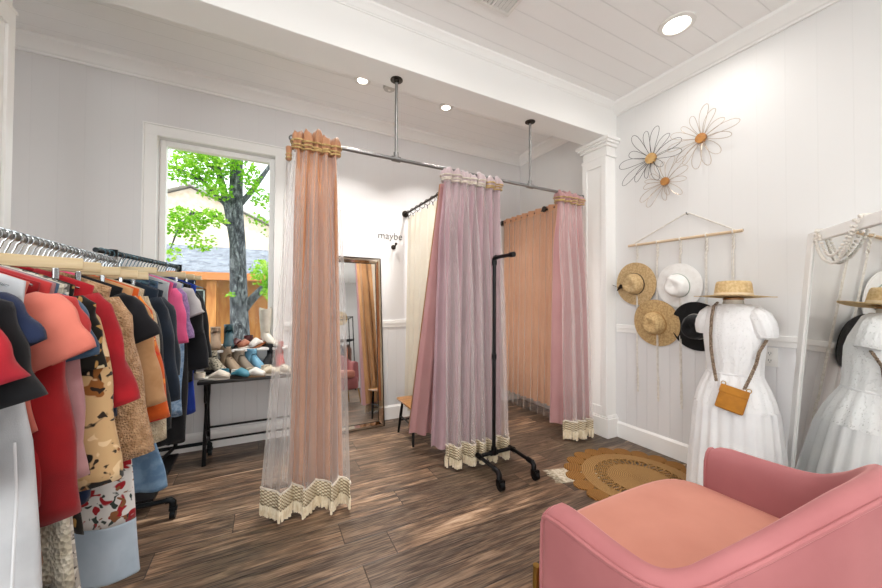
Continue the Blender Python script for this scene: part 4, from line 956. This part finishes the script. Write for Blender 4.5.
def fold(k, amp, ph=0): return lambda t: (amp*sin(k*t+ph)*cos(t)+.3*amp*sin(k*2.3*t+ph)*cos(t), amp*sin(k*t+ph)*sin(t)+.3*amp*sin(k*2.3*t+ph)*sin(t))
B = [(1.225, .075, .060), (1.215, .11, .072), (1.20, .142, .085), (1.15, .152, .100), (1.08, .158, .122), (1.02, .160, .130), (.95, .154, .124), (.88, .146, .114), (.80, .142, .110)]
MB().rings([eye_ring(a, b, z, n, fold(14, .0015+.002*(z < .95))) for z, a, b in B], False, False).xf(DM()).build('bodice', M['eyelet'], wd, smooth=180)
S1 = [(.80, .143, .111), (.78, .150, .119), (.72, .174, .143), (.66, .194, .163), (.60, .206, .175)]
MB().rings([eye_ring(a, b, z, n, fold(17, .003+.014*(.8-z), 1)) for z, a, b in S1], False, False).xf(DM()).build('upper_skirt', M['eyelet'], wd, smooth=180)
S2 = [(.603, .207, .176), (.56, .213, .183), (.45, .221, .191), (.34, .228, .199), (.24, .234, .206)]
MB().rings([eye_ring(a, b, z, n, fold(23, .006+.016*(.6-z), 2)) for z, a, b in S2], False, False).xf(DM()).build('lower_skirt', M['white_cot'], wd, smooth=180)
S3 = [(.243, .235, .207), (.15, .240, .211), (.045, .244, .215)]
MB().rings([eye_ring(a, b, z, n, fold(23, .012+.01*(.24-z), 2)) for z, a, b in S3], False, False).xf(DM()).build('lace_hem', M['eyelet'], wd, smooth=180)
m = MB(); m.torus((0, 0, .80), (0, 0, 1), .142, .006, n=60, m=8, sx=.78); m.xf(DM()).build('waist_seam', M['white_cot'], wd)
for s in (1, -1):
    P = [(.0, s*.100, 1.165), (.003, s*.122, 1.165), (.005, s*.142, 1.145), (.005, s*.158, 1.11), (.004, s*.166, 1.075), (.0, s*.171, 1.045), (0, s*.173, 1.03)]
    rr = [.04, .055, .062, .064, .062, .056, .05]; R_ = []; u0 = Vector((1, 0, 0))
    for i, p in enumerate(P):
        d = (Vector(P[min(6, i+1)])-Vector(P[max(0, i-1)])).normalized(); w_ = d.cross(u0).normalized()
        R_.append([Vector(p)+u0*(rr[i]*.95*cos(2*pi*j/40)*(1+.05*sin(11*2*pi*j/40+i*.3)))+w_*(rr[i]*.9*sin(2*pi*j/40)*(1+.05*sin(11*2*pi*j/40+i*.3))) for j in range(40)])
    MB().rings(R_, False, False).xf(DM()).build('puff_sleeve', M['eyelet'], wd, smooth=180)
def rband(g, M4, rc): pass
hat('natural straw boater with pale ribbon resting on the dress form neck', 'boater_hat', M['straw_l'], .192, .088, .098, Matrix.Translation((CX, CY, 1.268)) @ Matrix.Rotation(rad(2), 4, 'Y') @ Matrix.Rotation(rad(90), 4, 'Z'), (rib('pale_ribbon', '#e0cfb4'), .024), flat=True, oval=1.08)
bg = thing('crossbody_bag', 'mustard tan suede crossbody bag hanging on the white dress', 'bag', (2.43, 1.10, .60))
BM = DB() @ Matrix.Translation((.190, .012, .672)) @ Matrix.Rotation(rad(-13), 4, 'X') @ Matrix.Rotation(rad(-10), 4, 'Y')
M['mustard'] = plain('mustard_suede', '#b8791f', rough=.75, var=('#a56a18', 20), nz=.2, nscale=150)
MB().box(-.012, .014, -.066, .066, -.070, .070, .010, M=BM).build('bag_body', M['mustard'], bg)
MB().box(  .012, .018, -.067, .067, .026, .071, .0025, M=BM).build('flap', M['mustard'], bg, smooth=0)
M['braid'] = fabric('braided_leather', '#5b4636', '#a08d7a', scale=120, bump=.5, weave=200)
def braid(P, name='strap'):
    V = [Vector(p) for p in P]; m = MB()
    # resample
    Q = []
    for i in range(len(V)-1):
        for k in range(14): Q.append(V[i].lerp(V[i+1], k/14))
    Q.append(V[-1])
    for s in range(3): m.tube([q+Vector((.004*sin(i*.9+s*2.1), .0055*cos(i*.9+s*2.1), 0)) for i, q in enumerate(Q)], .0042, 6)
    return m
m = braid([(.186, -.060, .765), (.160, -.078, .85), (.148, -.092, .95), (.145, -.094, 1.04), (.128, -.092, 1.14), (.092, -.088, 1.21), (.03, -.08, 1.235)]); m.xf(DB()).build('strap', M['braid'], bg)
m = braid([(.186, .066, .74), (.160, .086, .80), (.134, .110, .88), (.122, .122, .95), (.085, .150, 1.02)]); m.xf(DB()).build('strap', M['braid'], bg)
m = MB()
for s in (-.058, .058): m.torus(BM @ Vector((.004, s, .076)), BM.to_3x3() @ Vector((1, 0, 0)), .011, .0025, n=16, m=6)
m.build('ring', M['brass'], bg)
# outlet
ol = thing('power_outlet', 'white double power outlet under the chair rail beside the dress', 'outlet', (R, 1.0, .885))
MB().box(R-.012, R-.004, .955, 1.030, .825, .945, .003).build('cover_plate', M['grille'], ol)
for z in (.862, .908):
    MB().lathe([(0, 0), (.018, 0), (.017, .003), (0, .003)], (R-.012, .9925, z), axis=(-1, 0, 0), n=20).build('socket', M['grille'], ol); sk = COL.objects[-1]
    m = MB(); 
    for dy in (-.006, .006): m.box(R-.0165, R-.014, .9925+dy-.001, .9925+dy+.001, z-.002, z+.008)
    m.box(R-.0165, R-.014, .9905, .9945, z-.011, z-.007); m.build('slots', M['black'], sk, smooth=0)

# ---------------------------------------------------------------- white leaning mirror with bead garland
wm = thing('floor_mirror', 'white framed full length mirror leaning at the right edge', 'mirror', (2.55, .58, 0))
ex = Vector((-.795, -.606, 0)); nn = Vector((-.606, .795, 0)); lean = .13; HM = 1.64
o0 = Vector((2.848, .792, 0)) + nn*lean
up = (Vector((-nn.x*lean, -nn.y*lean, HM))).normalized(); nrm = ex.cross(up).normalized()
if nrm.dot(Vector((-1, 0, 0))) < 0: nrm = -nrm
WW, HH, FW = .84, 1.645, .058
MM = Matrix((( ex.x, nrm.x, up.x, o0.x), (ex.y, nrm.y, up.y, o0.y), (ex.z, nrm.z, up.z, o0.z), (0, 0, 0, 1)))
m = MB()
for a, b, c, d in ((0, FW, 0, HH), (WW-FW, WW, 0, HH), (FW, WW-FW, HH-FW, HH), (FW, WW-FW, 0, FW)): m.box(a, b, -.02, .012, c, d, .004)
m.xf(MM).build('frame', M['trim'], wm, smooth=0)
MB().box(FW-.005, WW-FW+.005, -.010, .002, FW-.005, HH-FW+.005).xf(MM).build('mirror_glass', M['mirror'], wm, smooth=0)
m = MB()
for a, b in (((FW, FW), (FW, HH-FW)), ((FW, HH-FW), (WW-FW, HH-FW)), ((WW-FW, HH-FW), (WW-FW, FW))): m.tube([(a[0], .006, a[1]), (b[0], .006, b[1])], .0028, 6)
m.xf(MM).build('inner_bead', M['trim'], wm)
M['bead'] = plain('whitewashed_beads', '#e3ded6', rough=.5)
gl = thing('bead_garland', 'whitewashed wooden bead garland draped over the white mirror', 'garland', (2.7, .62, 1.45))
P = []
for i in range(41):
    t = i/40; P.append(Vector((lerp(.10, .48, t), .020+.006*sin(t*9), HH-.0-.20*sin(pi*t)**.8)))
m = MB(); acc = 0
for i in range(1, 41):
    acc += (P[i]-P[i-1]).length
    if acc > .012: acc = 0; m.ball(P[i], .0085, 10, 6)
for i in range(22):
    t = i/21; m.ball((lerp(.14, .44, t), .022, HH-.012-.15*sin(pi*t)**.9), .0075, 10, 6)
m.xf(MM).build('beads', M['bead'], gl)
m = MB()
for x in (.10, .48): m.tube([(x, .018, HH-.01), (x, .016, HH+.004), (x, -.01, HH+.006), (x, -.03, HH-.01), (x+.0, -.03, HH-.06)], .007, 7)
m.xf(MM).build('cord', M['cotton'], gl)
m = MB()
for s in (0, .02, -.02): m.tube([(.115, .018, HH-.012), (.13+s*1.5, .022, HH-.05)], [.003, .005], 6)
m.xf(MM).build('tassel', M['cotton'], gl)

# ---------------------------------------------------------------- jute rug and fringed mat
RX, RY, RR = 2.33, 1.50, .485
def jute_mat(name, c1, c2, rings=None, rr=260):
    k = NT(name); o = k.sep()
    r = k.math('SQRT', k.math('ADD', k.math('POWER', o[0], 2), k.math('POWER', o[1], 2)))
    s = k.math('ADD', k.math('MULTIPLY', k.math('SINE', k.math('MULTIPLY', r, rr*2)), .5), .5)
    a = k.math('ARCTAN2', o[1], o[0])
    tw = k.math('SINE', k.math('ADD', k.math('MULTIPLY', a, 130), k.math('MULTIPLY', r, rr)))
    f = k.math('ADD', k.math('MULTIPLY', s, .6), k.math('ADD', k.math('MULTIPLY', k.noise(70, 3), .4), k.math('MULTIPLY', tw, .08)))
    return k.done(k.bsdf(color=k.ramp(f, [(.25, c2), (.75, c1)]), rough=.85, spec=.15, normal=k.bump(f, .8, .006)))
M['jute'] = jute_mat('jute_braid', '#b38b5a', '#7d5c35'); M['jute2'] = jute_mat('jute_braid_dark', '#a0723e', '#704c27')
rg = thing('jute_rug', 'round woven jute rug with scalloped edge beside the armchair', 'rug', (RX, RY, 0))
def ring_mb(r0, r1, z0, z1, n=72): return MB().lathe([(r0, z0), (r0, z1*.85), ((r0+r1)/2, z1), (r1, z1*.85), (r1, z0)], (RX, RY, 0), n=n, cap0=False, cap1=False)
MB().lathe([(.205, .001), (.205, .010), (.1, .012), (.001, .012)], (RX, RY, 0), n=72).build('centre_spiral', M['jute'], rg)
m = MB()
for i in range(30):
    a = 2*pi*i/30
    for s in (-1, 1):
        m.tube([(RX+r*cos(a+s*d), RY+r*sin(a+s*d), .006) for r, d in ((.20, .0), (.22, .05), (.245, .075), (.27, .05), (.292, 0))], .0065, 6)
m.build('openwork_band', M['jute'], rg)
ring_mb(.285, .375, .001, .012).build('plain_band', M['jute'], rg)
m = MB(); ns = 22
for i in range(ns):
    a = 2*pi*i/ns; c = Vector((RX+.428*cos(a), RY+.428*sin(a), 0)); k = 20
    m.rings([[c+Vector((cos(a)*.068*r*cos(t)-sin(a)*.064*r*sin(t), sin(a)*.068*r*cos(t)+cos(a)*.064*r*sin(t), z)) for t in [2*pi*j/k for j in range(k)]] for r, z in ((1, .001), (1, .008), (.8, .012), (.5, .011), (.25, .012))])
m.build('scalloped_edge', M['jute2'], rg)
mt = thing('fringed_mat', 'small cream fringed cotton mat half under the jute rug', 'mat', (2.05, 1.78, 0))
MA = Matrix.Translation((2.0, 1.755, 0)) @ Matrix.Rotation(rad(-14), 4, 'Z')
M['matcream'] = fabric('cream_woven', '#cbbfab', '#a4957f', scale=45, weave=200, bump=.5)
MB().box(-.155, .16, -.09, .09, 0, .0009).xf(MA).build('weave', M['matcream'], mt, smooth=0)
m = MB()
for i in range(26):
    y = -.088+i*.007; m.tube([(-.15, y, .002), (-.17, y+rnd.uniform(-.003, .003), .0022), (-.205+rnd.uniform(-.012, .01), y+rnd.uniform(-.006, .006), .002)], [.0022, .002, .0014], 5)
m.xf(MA).build('fringe', M['matcream'], mt)

# ---------------------------------------------------------------- armchair
def velvet(name, c, c2):
    k = NT(name); lw = k.node('LayerWeight', Blend=.5)
    f = k.noise(5, 4); col = k.ramp(f, [(.3, c2), (.7, c)])
    return k.done(k.bsdf(color=col, rough=.7, sheen=.6, spec=.2, **{'Sheen Roughness': .35, 'Sheen Tint': lin('#e8b4ae')}, normal=k.bump(k.noise(400, 2), .06, .003)))
M['velvet'] = velvet('coral_pink_velvet', '#ad6e70', '#9f6264')
M['velvet_in'] = velvet('coral_seat_velvet', '#c58876', '#b97c6b')
ch = thing('armchair', 'coral pink velvet tub armchair seen from behind in the foreground', 'armchair', (1.16, .52, 0))
# rim centre line of the U-shaped shell: (x, y, rim height, half thickness)
K = 1.08
U = [(.676, .662, .628, .044), (.674, .60, .634, .041), (.671, .48, .630, .034), (.680, .408, .630, .028), (.715, .370, .642, .026), (.778, .342, .667, .026), (.858, .310, .700, .027), (.94, .279, .735, .028), (1.035, .254, .762, .030),
     (1.14, .238, .775, .031), (1.25, .238, .775, .031), (1.335, .270, .745, .031), (1.392, .328, .69, .032), (1.420, .40, .650, .034), (1.426, .50, .640, .038), (1.424, .652, .640, .042)]
def spline(P, m):
    out = []
    for i in range(len(P)-1):
        p0, p1, p2, p3 = P[max(0, i-1)], P[i], P[i+1], P[min(len(P)-1, i+2)]
        for k in range(m):
            t = k/m; out.append(tuple(.5*((2*b)+(c-a)*t+(2*a-5*b+4*c-d)*t*t+(-a+3*b-3*c+d)*t**3) for a, b, c, d in zip(p0, p1, p2, p3)))
    out.append(P[-1]); return out
US = spline(U, 5); Rg = []; seam = []; NU = len(US)
for i, (x, y, z, th) in enumerate(US):
    a, b = US[max(0, i-1)], US[min(NU-1, i+1)]; d = Vector((b[0]-a[0], b[1]-a[1], 0)).normalized(); o = Vector((d.y, -d.x, 0))   # outward?
    if o.dot(Vector((x-1.055, y-.55, 0))) < 0: o = -o
    end = min(i, NU-1-i); rnd_ = 1-.0*(end == 0)
    zz = z-(.020 if end == 0 else .006 if end == 1 else 0); t_ = th*(.86 if end == 0 else .97 if end == 1 else 1)
    c = Vector((x, y, 0)); prof = [(t_*.85, .235), (t_*.98, .32), (t_*1.08, .45), (t_*1.04, zz-.075), (t_*1.0, zz-.028), (t_*.80, zz-.009), (t_*.35, zz), (-t_*.2, zz+.002), (-t_*.65, zz-.010), (-t_*.95, zz-.035), (-t_*1.05, zz-.075), (-t_*1.05, .48), (-t_*.9, .38), (-t_*.7, .26)]
    Rg.append([(c+o*e+Vector((0, 0, h)))*1.0 for e, h in prof]); seam.append(c+o*(t_*1.02)+Vector((0, 0, zz-.020)))
KM = Matrix.Scale(K, 4)
MB().rings(Rg, True, True).xf(KM).build('shell', M['velvet'], ch, smooth=60)
fr0 = [Vector(p) for p in Rg[0][:5]]; fr1 = [Vector(p) for p in Rg[-1][:5]]
MB().tube(seam, .0055, 8).xf(KM).build('piping', M['velvet'], ch)
for q in (Rg[0], Rg[-1]): MB().tube([Vector(p)+Vector((0, .003, 0)) for p in q[1:12]], .0055, 8).xf(KM).build('front_piping', M['velvet'], ch)
# seat: cushion over a base, both bulging forward of the arms
def slab(x0, x1, y0, y1, z0, z1, bev, dome, front=.02, n=20):
    m = MB(); rings = []
    def outline(off, z, dm=0):
        P = []; r = .05
        for i in range(n*4):
            t = i/(n*4)*2*pi; c, s = cos(t), sin(t); e = 6
            q = (abs(c)**e+abs(s)**e)**(-1/e); x = (x0+x1)/2+c*q*((x1-x0)/2-off); y = (y0+y1)/2+s*q*((y1-y0)/2-off)
            if s > 0: y += front*(1-(2*(x-(x0+x1)/2)/(x1-x0))**2)*min(1, s*2)
            P.append((x, y, z))
        return P
    hh = z1-z0
    for off, z in ((bev, z0), (bev*.3, z0+bev*.3), (0, z0+bev), (-.004, (z0+z1)/2), (0, z1-bev), (bev*.3, z1-bev*.3), (bev, z1), (bev*2.5, z1+dome*.35), (bev*5, z1+dome*.75), (bev*8, z1+dome)): rings.append(outline(off, z))
    return m.rings(rings)
slab(.700, 1.402, .29, .765, .385, .502, .028, .018, front=.012).xf(KM).build('seat_cushion', M['velvet_in'], ch, smooth=70)
slab(.640, 1.455, .29, .735, .215, .395, .02, .0, front=.012).xf(KM).build('seat_base', M['velvet'], ch, smooth=70)
m = MB(); m.tube([(lerp(.70, 1.40, i/12), .737+.011*(1-(2*i/12-1)**2), .384) for i in range(13)], .005, 8); m.xf(KM).build('base_piping', M['velvet'], ch)
for x, y, dx, dy in ((.694, .748, -.004, .012), (1.43, .735, .02, .03), (.80, .36, -.03, -.04), (1.36, .36, .03, -.04)): MB().tube([(x, y, .40 if x < .7 else .225), (x+dx, y+dy, 0)], [.010, .008], 12).xf(KM).build('leg', M['brass'], ch)

# ---------------------------------------------------------------- behind the camera (seen in the leaning mirror)
sr = thing('display_rack', 'black pipe display rack with shelf behind the armchair', 'rack', (1.95, -2.75, 0))
for x in (1.45, 2.45):
    for y in (-2.95, -2.55): MB().tube([(x, y, 0), (x, y, 1.95)], .014, 10).build('post', M['black'], sr)
for z in (.15, 1.30, 1.93):
    m = MB(); 
    for y in (-2.95, -2.55): m.tube([(1.45, y, z), (2.45, y, z)], .012, 8)
    for x in (1.45, 2.45): m.tube([(x, -2.95, z), (x, -2.55, z)], .012, 8)
    m.build('crossbar', M['black'], sr)
MB().box(1.43, 2.47, -2.97, -2.53, 1.315, 1.335, .003).build('shelf', M['black'], sr, smooth=0)
GN = 'clothes on the display rack behind the camera'
cols = ['#7c4a3a', '#b7805e', '#2a2a30', '#c9988a', '#58606a', '#8b3a36', '#d9cdbd', '#3a3d4a', '#a8705a', '#6a4a40']
names = ['brown', 'tan', 'charcoal', 'rose', 'slate', 'brick red', 'cream', 'navy grey', 'terracotta', 'chestnut']
for i in range(10):
    g = top('shirt', '%s shirt hanging on the display rack behind the armchair' % names[i], 'shirt', F('rack_cloth', cols[i]), 0, L=.6, sl=.35, ang=9, seed=80+i); g.location = (1.53+i*.09, -2.75, 1.30); g.rotation_euler = (0, 0, rad(90))
bag = thing('handbag', 'black rounded handbag on the shelf of the display rack', 'bag', (1.62, -2.72, 1.336))
MB().lathe([(0, 0), (.12, 0), (.16, .06), (.15, .16), (.10, .22), (0, .23)], (1.62, -2.72, 1.336), n=26, sy=.5).build('bag_body', M['felt_k'], bag); MB().torus((1.62, -2.72, 1.56), (0, 1, 0), .09, .008).build('handle', M['felt_k'], bag)
hat('straw sun hat hanging on the front wall behind the camera', 'hanging_straw_hat', M['straw_l'], .2, .08, .1, Matrix.Translation((2.3, YF+.02, 2.0)) @ Matrix.Rotation(rad(-90), 4, 'X'), (rib('dark_hat_band', '#3a2a20'), .016))

# ---------------------------------------------------------------- outdoors beyond the window
GZ = -.35
struct(MB().box(-30, 30, D+.4, 40, GZ-.1, GZ), 'ground', plain('garden_soil', '#6f6a5c', rough=.9, var=('#7f8a5a', 3)), 'garden ground outside the window', 'ground')
M['bark'] = plain('grey_bark', '#6f6e6d', rough=.9, var=('#3f4145', 16), nz=.9, nscale=30)
def bark_mat():
    k = NT('maple_bark'); o = k.sep(); v = k.comb(o[0], o[1], k.math('MULTIPLY', o[2], .35)); f = k.noise(26, 5, vec=v, rough=.65)
    return k.done(k.bsdf(color=k.ramp(f, [(.36, '#24262b'), (.52, '#54575e'), (.70, '#a4a8ae')]), rough=.9, normal=k.bump(f, 1, .03)))
M['bark'] = bark_mat()
def leaf_mat(name, a, b, c):
    k = NT(name); f = k.noise(2.6, 3); g = k.noise(40, 1)
    col = k.ramp(k.math('ADD', k.math('MULTIPLY', f, .5), k.math('MULTIPLY', g, .5)), [(.36, a), (.5, b), (.62, c)])
    d = k.node('BsdfDiffuse', Color=col); t = k.node('BsdfTranslucent', Color=col); m = k.node('MixShader', i0=.5); k.link(d.outputs[0], m.inputs[1]); k.link(t.outputs[0], m.inputs[2]); return k.done(m)
M['leaf'] = leaf_mat('maple_leaves', '#4f8f1d', '#86c436', '#c2d96a'); M['shrub'] = leaf_mat('shrub_leaves', '#3f8a1c', '#79c22c', '#b4e25a')
tr = thing('tree', 'leafy maple tree with grey forked trunk outside the window', 'tree', (-.33, 6, GZ))
trunk = [(-.30, 6, GZ), (-.30, 6, .4), (-.335, 6, 1.0), (-.355, 6, 1.6), (-.37, 6, 2.1), (-.40, 6, 2.6), (-.40, 6, 3.2), (-.36, 6, 4.2)]
branches = []
m = MB(); m.tube(trunk, [.19, .14, .122, .113, .105, .095, .085, .06], 16)
def limb(P, r): m.tube(P, r, 9); branches.append(P)
limb([(-.33, 6, 1.0), (-.18, 5.95, 1.22), (-.02, 5.9, 1.40), (.25, 5.8, 1.7), (.6, 5.7, 2.2)], [.07, .062, .055, .045, .03])
limb([(-.36, 6, 1.75), (-.43, 5.95, 2.2), (-.50, 5.95, 2.6), (-.62, 6, 3.1), (-.8, 6, 3.9)], [.07, .062, .055, .045, .03])
limb([(-.40, 6, 2.6), (-.22, 6, 2.85), (-.05, 6, 3.15), (.2, 6, 3.6)], [.05, .04, .035, .02])
limb([(-.45, 5.95, 2.3), (-.7, 5.8, 2.45), (-.9, 5.7, 2.4), (-1.05, 5.7, 2.15), (-1.12, 5.7, 1.9)], [.03, .024, .02, .014, .008])
limb([(-.5, 5.95, 2.6), (-.8, 5.8, 2.9), (-1.1, 5.7, 3.0), (-1.4, 5.7, 2.95)], [.035, .028, .02, .01])
limb([(-.62, 6, 3.1), (-1.0, 5.9, 3.4), (-1.3, 5.8, 3.5)], [.03, .02, .01])
m.build('trunk', M['bark'], tr, smooth=60)
MB().torus((-.345, 5.885, 1.53), (0, -1, .1), .045, .022, n=16, m=8).build('knot', M['bark'], tr)
def leaves(m, c, r, n, sz, rs):
    for _ in range(n):
        while True:
            d = Vector((rs.uniform(-1, 1), rs.uniform(-1, 1), rs.uniform(-1, 1)))
            if d.length < 1: break
        p = Vector(c)+Vector((d.x*r[0], d.y*r[1], d.z*r[2])); a = Vector((rs.uniform(-1, 1), rs.uniform(-1, 1), rs.uniform(-.6, .3))).normalized(); b = a.orthogonal().normalized(); b = (Matrix.Rotation(rs.uniform(0, 6.28), 3, a) @ b)
        s = sz*rs.uniform(.6, 1.2); q = a.cross(b)
        m.add([p-a*s*.1, p+a*s*.35+b*s*.42, p+a*s*.6+b*s*.18, p+a*s, p+a*s*.6-b*s*.18, p+a*s*.35-b*s*.42, p+a*s*.45+q*s*.08], [(0, 1, 6), (1, 2, 6), (2, 3, 6), (3, 4, 6), (4, 5, 6), (5, 0, 6)])
rs = random.Random(5); m = MB()
for c, r, n in (((-.95, 5.7, 3.35), (.35, .4, .22), 330), ((-.7, 5.7, 3.1), (.3, .4, .22), 300), ((-1.0, 5.6, 2.95), (.3, .4, .16), 220), ((-.62, 5.65, 2.75), (.22, .3, .14), 150), ((-.45, 5.7, 3.3), (.2, .4, .2), 200), ((-.95, 5.6, 2.25), (.25, .3, .2), 260), ((-.75, 5.6, 2.0), (.2, .3, .12), 60),
                ((-.65, 5.6, 2.35), (.18, .3, .12), 110), ((-.2, 5.7, 3.0), (.14, .3, .22), 130), ((-.05, 5.8, 2.75), (.16, .3, .12), 70), ((-.12, 5.7, 2.4), (.12, .3, .1), 25), ((.05, 5.7, 2.5), (.14, .4, .4), 35), ((-.05, 5.6, 1.62), (.14, .2, .2), 130), ((.05, 5.55, 1.35), (.1, .2, .14), 60), ((-.5, 5.6, 3.7), (.7, .7, .4), 500), ((.2, 5.6, 3.9), (.5, .6, .4), 250), ((-1.1, 5.6, 1.85), (.12, .2, .12), 30), ((-.42, 5.7, 1.3), (.05, .1, .05), 10)):
    leaves(m, c, r, int(n*1.8), .056, rs)
m.build('foliage', M['leaf'], tr, smooth=0, fix=False)['kind'] = 'stuff'
for i, (x, y, r, lab) in enumerate(((-1.08, 6.9, .30, 'bright green shrub left of the tree trunk outside'), (-.52, 6.9, .20, 'bright green shrub right at the foot of the tree outside'), (.0, 6.7, .26, 'small green shrub right of the tree trunk outside'))):
    g = thing('shrub', lab, 'shrub', (x, y, GZ)); m = MB(); leaves(m, (x, y, GZ+.48), (r, r*.8, .36), 700, .06, rs); m.build('foliage', M['shrub'], g, smooth=0, fix=False)['kind'] = 'stuff'
    m = MB()
    for k in range(5): m.tube([(x, y, GZ), (x+rs.uniform(-.1, .1), y+rs.uniform(-.1, .1), GZ+.4)], .012, 6)
    m.build('stems', M['bark'], g)
hs = thing('house', 'brown timber house with grey shingle roof across the garden', 'house', (-.9, 10, GZ))
M['timber'] = wood('warm_timber', '#b06a34', '#d19455', axis=2, scale=2, stretch=6)
MB().box(-4.5, 2.5, 9.6, 12.5, GZ, 1.75).build('wall', M['timber'], hs, smooth=0)
def shingle():
    k = NT('grey_shingles'); b = k.node('TexBrick', Color1=lin('#4f545f'), Color2=lin('#747a86'), Mortar=lin('#31353e'), Scale=1); b.inputs['Brick Width'].default_value = .3; b.inputs['Row Height'].default_value = .12; b.inputs['Mortar Size'].default_value = .008
    k.link(k.obj(), b.inputs['Vector']); c = k.mix(k.ramp(k.noise(9, 5, rough=.7), [(.4, (0, 0, 0, 1)), (.65, (.8, .8, .8, 1))]), b.outputs[0], '#9aa0aa'); return k.done(k.bsdf(color=c, rough=.9))
m = MB(); m.prism([(-5, 8.75, 1.72), (-5, 8.75, 1.80), (-5, 10.9, 2.62), (-5, 13.6, 1.8), (-5, 13.6, 1.72)], (8, 0, 0)); m.build('roof', shingle(), hs, smooth=0)
MB().box(-5, 3, 8.70, 8.76, 1.64, 1.80).build('fascia', plain('orange_fascia', '#c47a44', rough=.6), hs, smooth=0)
for x in (-1.02, .35, -3): MB().box(x-.09, x+.09, 8.85, 9.03, GZ, 1.66).build('post', M['timber'], hs, smooth=0)
for x0 in (-1.85, -3.6):
    g = MB(); g.box(x0, x0+.62, 9.53, 9.60, .55, 1.45)
    f_ = g.build('window', plain('house_glass', '#2a3338', rough=.1), hs, smooth=0); m = MB()
    for k in range(4): m.box(x0+k*.2, x0+k*.2+.03, 9.50, 9.54, .55, 1.45)
    for k in range(4): m.box(x0, x0+.63, 9.50, 9.54, .55+k*.29, .58+k*.29)
    m.build('window_frame', plain('pale_window_frame', '#c9d3d0'), f_, smooth=0)
h2 = thing('house', 'pale cream brick house with tall gable behind the timber house', 'house', (-2, 16, GZ))
MB().prism([(-6, 15, GZ), (1.2, 15, GZ), (1.2, 15, 3.6), (-2.4, 15, 5.2), (-6, 15, 3.6)], (0, 4, 0)).build('wall', plain('cream_brick', '#efe2d2', rough=.9, var=('#e6cfb4', 6)), h2, smooth=0)
m = MB(); m.prism([(-6.4, 14.7, 3.45), (-2.4, 14.7, 5.25), (1.6, 14.7, 3.45), (1.6, 14.7, 3.6), (-2.4, 14.7, 5.42), (-6.4, 14.7, 3.6)], (0, 4.6, 0)); m.build('roof', plain('pale_roof', '#b9b6b4', rough=.9), h2, smooth=0)

# ---------------------------------------------------------------- light, sky, camera
W = bpy.data.worlds.new('sky'); SC.world = W; W.use_nodes = True; nt = W.node_tree; nt.nodes.clear()
bgn = nt.nodes.new('ShaderNodeBackground'); wo = nt.nodes.new('ShaderNodeOutputWorld'); nt.links.new(bgn.outputs[0], wo.inputs[0])
bgn.inputs[0].default_value = (.93, .97, 1.0, 1); bgn.inputs[1].default_value = 2.6
S = bpy.data.lights.new('sun', 'SUN'); S.energy = 3.0; S.angle = rad(1.5); S.color = (1, .95, .86)
so = bpy.data.objects.new('sun', S); COL.objects.link(so); so.rotation_euler = Vector((.45, .35, -.85)).to_track_quat('-Z', 'Y').to_euler()

def daylight_fill(loc, rot, sx, sy, e):     # fill lamp added inside an unseen window, in place of sky light
    L = bpy.data.lights.new('window_fill_lamp', 'AREA'); L.shape = 'RECTANGLE'; L.size = sx; L.size_y = sy; L.energy = e; L.color = (1, .985, .955)
    o = bpy.data.objects.new('window_fill_lamp', L); COL.objects.link(o); o.location = loc; o.rotation_euler = rot
daylight_fill((-.9, YF+.02, 1.5), (rad(90), 0, 0), 1.9, 1.9, 46)
daylight_fill((.95, YF+.02, 1.2), (rad(90), 0, 0), .8, 2.1, 18)
daylight_fill((XL+.02, -.9, 1.55), (rad(90), 0, rad(-90)), 2.8, 1.8, 30)
cam = bpy.data.cameras.new('camera'); cam.sensor_width = 36; cam.lens = 342.74/882*36; cam.clip_start = .02
co = bpy.data.objects.new('camera', cam); COL.objects.link(co)
yaw, pit, rol = .475659298, .016309903, .005279661
Fv = Vector((sin(yaw)*cos(pit), cos(yaw)*cos(pit), sin(pit))); Rv = Vector((cos(yaw), -sin(yaw), 0)); Uv = Rv.cross(Fv)
R2 = Rv*cos(rol)+Uv*sin(rol); U2 = Uv*cos(rol)-Rv*sin(rol)
co.matrix_world = Matrix(((R2.x, U2.x, -Fv.x, 0), (R2.y, U2.y, -Fv.y, 0), (R2.z, U2.z, -Fv.z, 1.242), (0, 0, 0, 1)))
SC.camera = co
SC.view_settings.view_transform = 'Standard'; SC.view_settings.look = 'None'; SC.view_settings.gamma = 1; SC.view_settings.exposure = .1
try: SC.view_settings.use_curve_mapping = False
except Exception: pass
SC.cycles.max_bounces = 10; SC.cycles.diffuse_bounces = 5; SC.cycles.glossy_bounces = 5; SC.cycles.transparent_max_bounces = 24; SC.cycles.use_denoising = True
SC.cycles.sample_clamp_indirect = 6
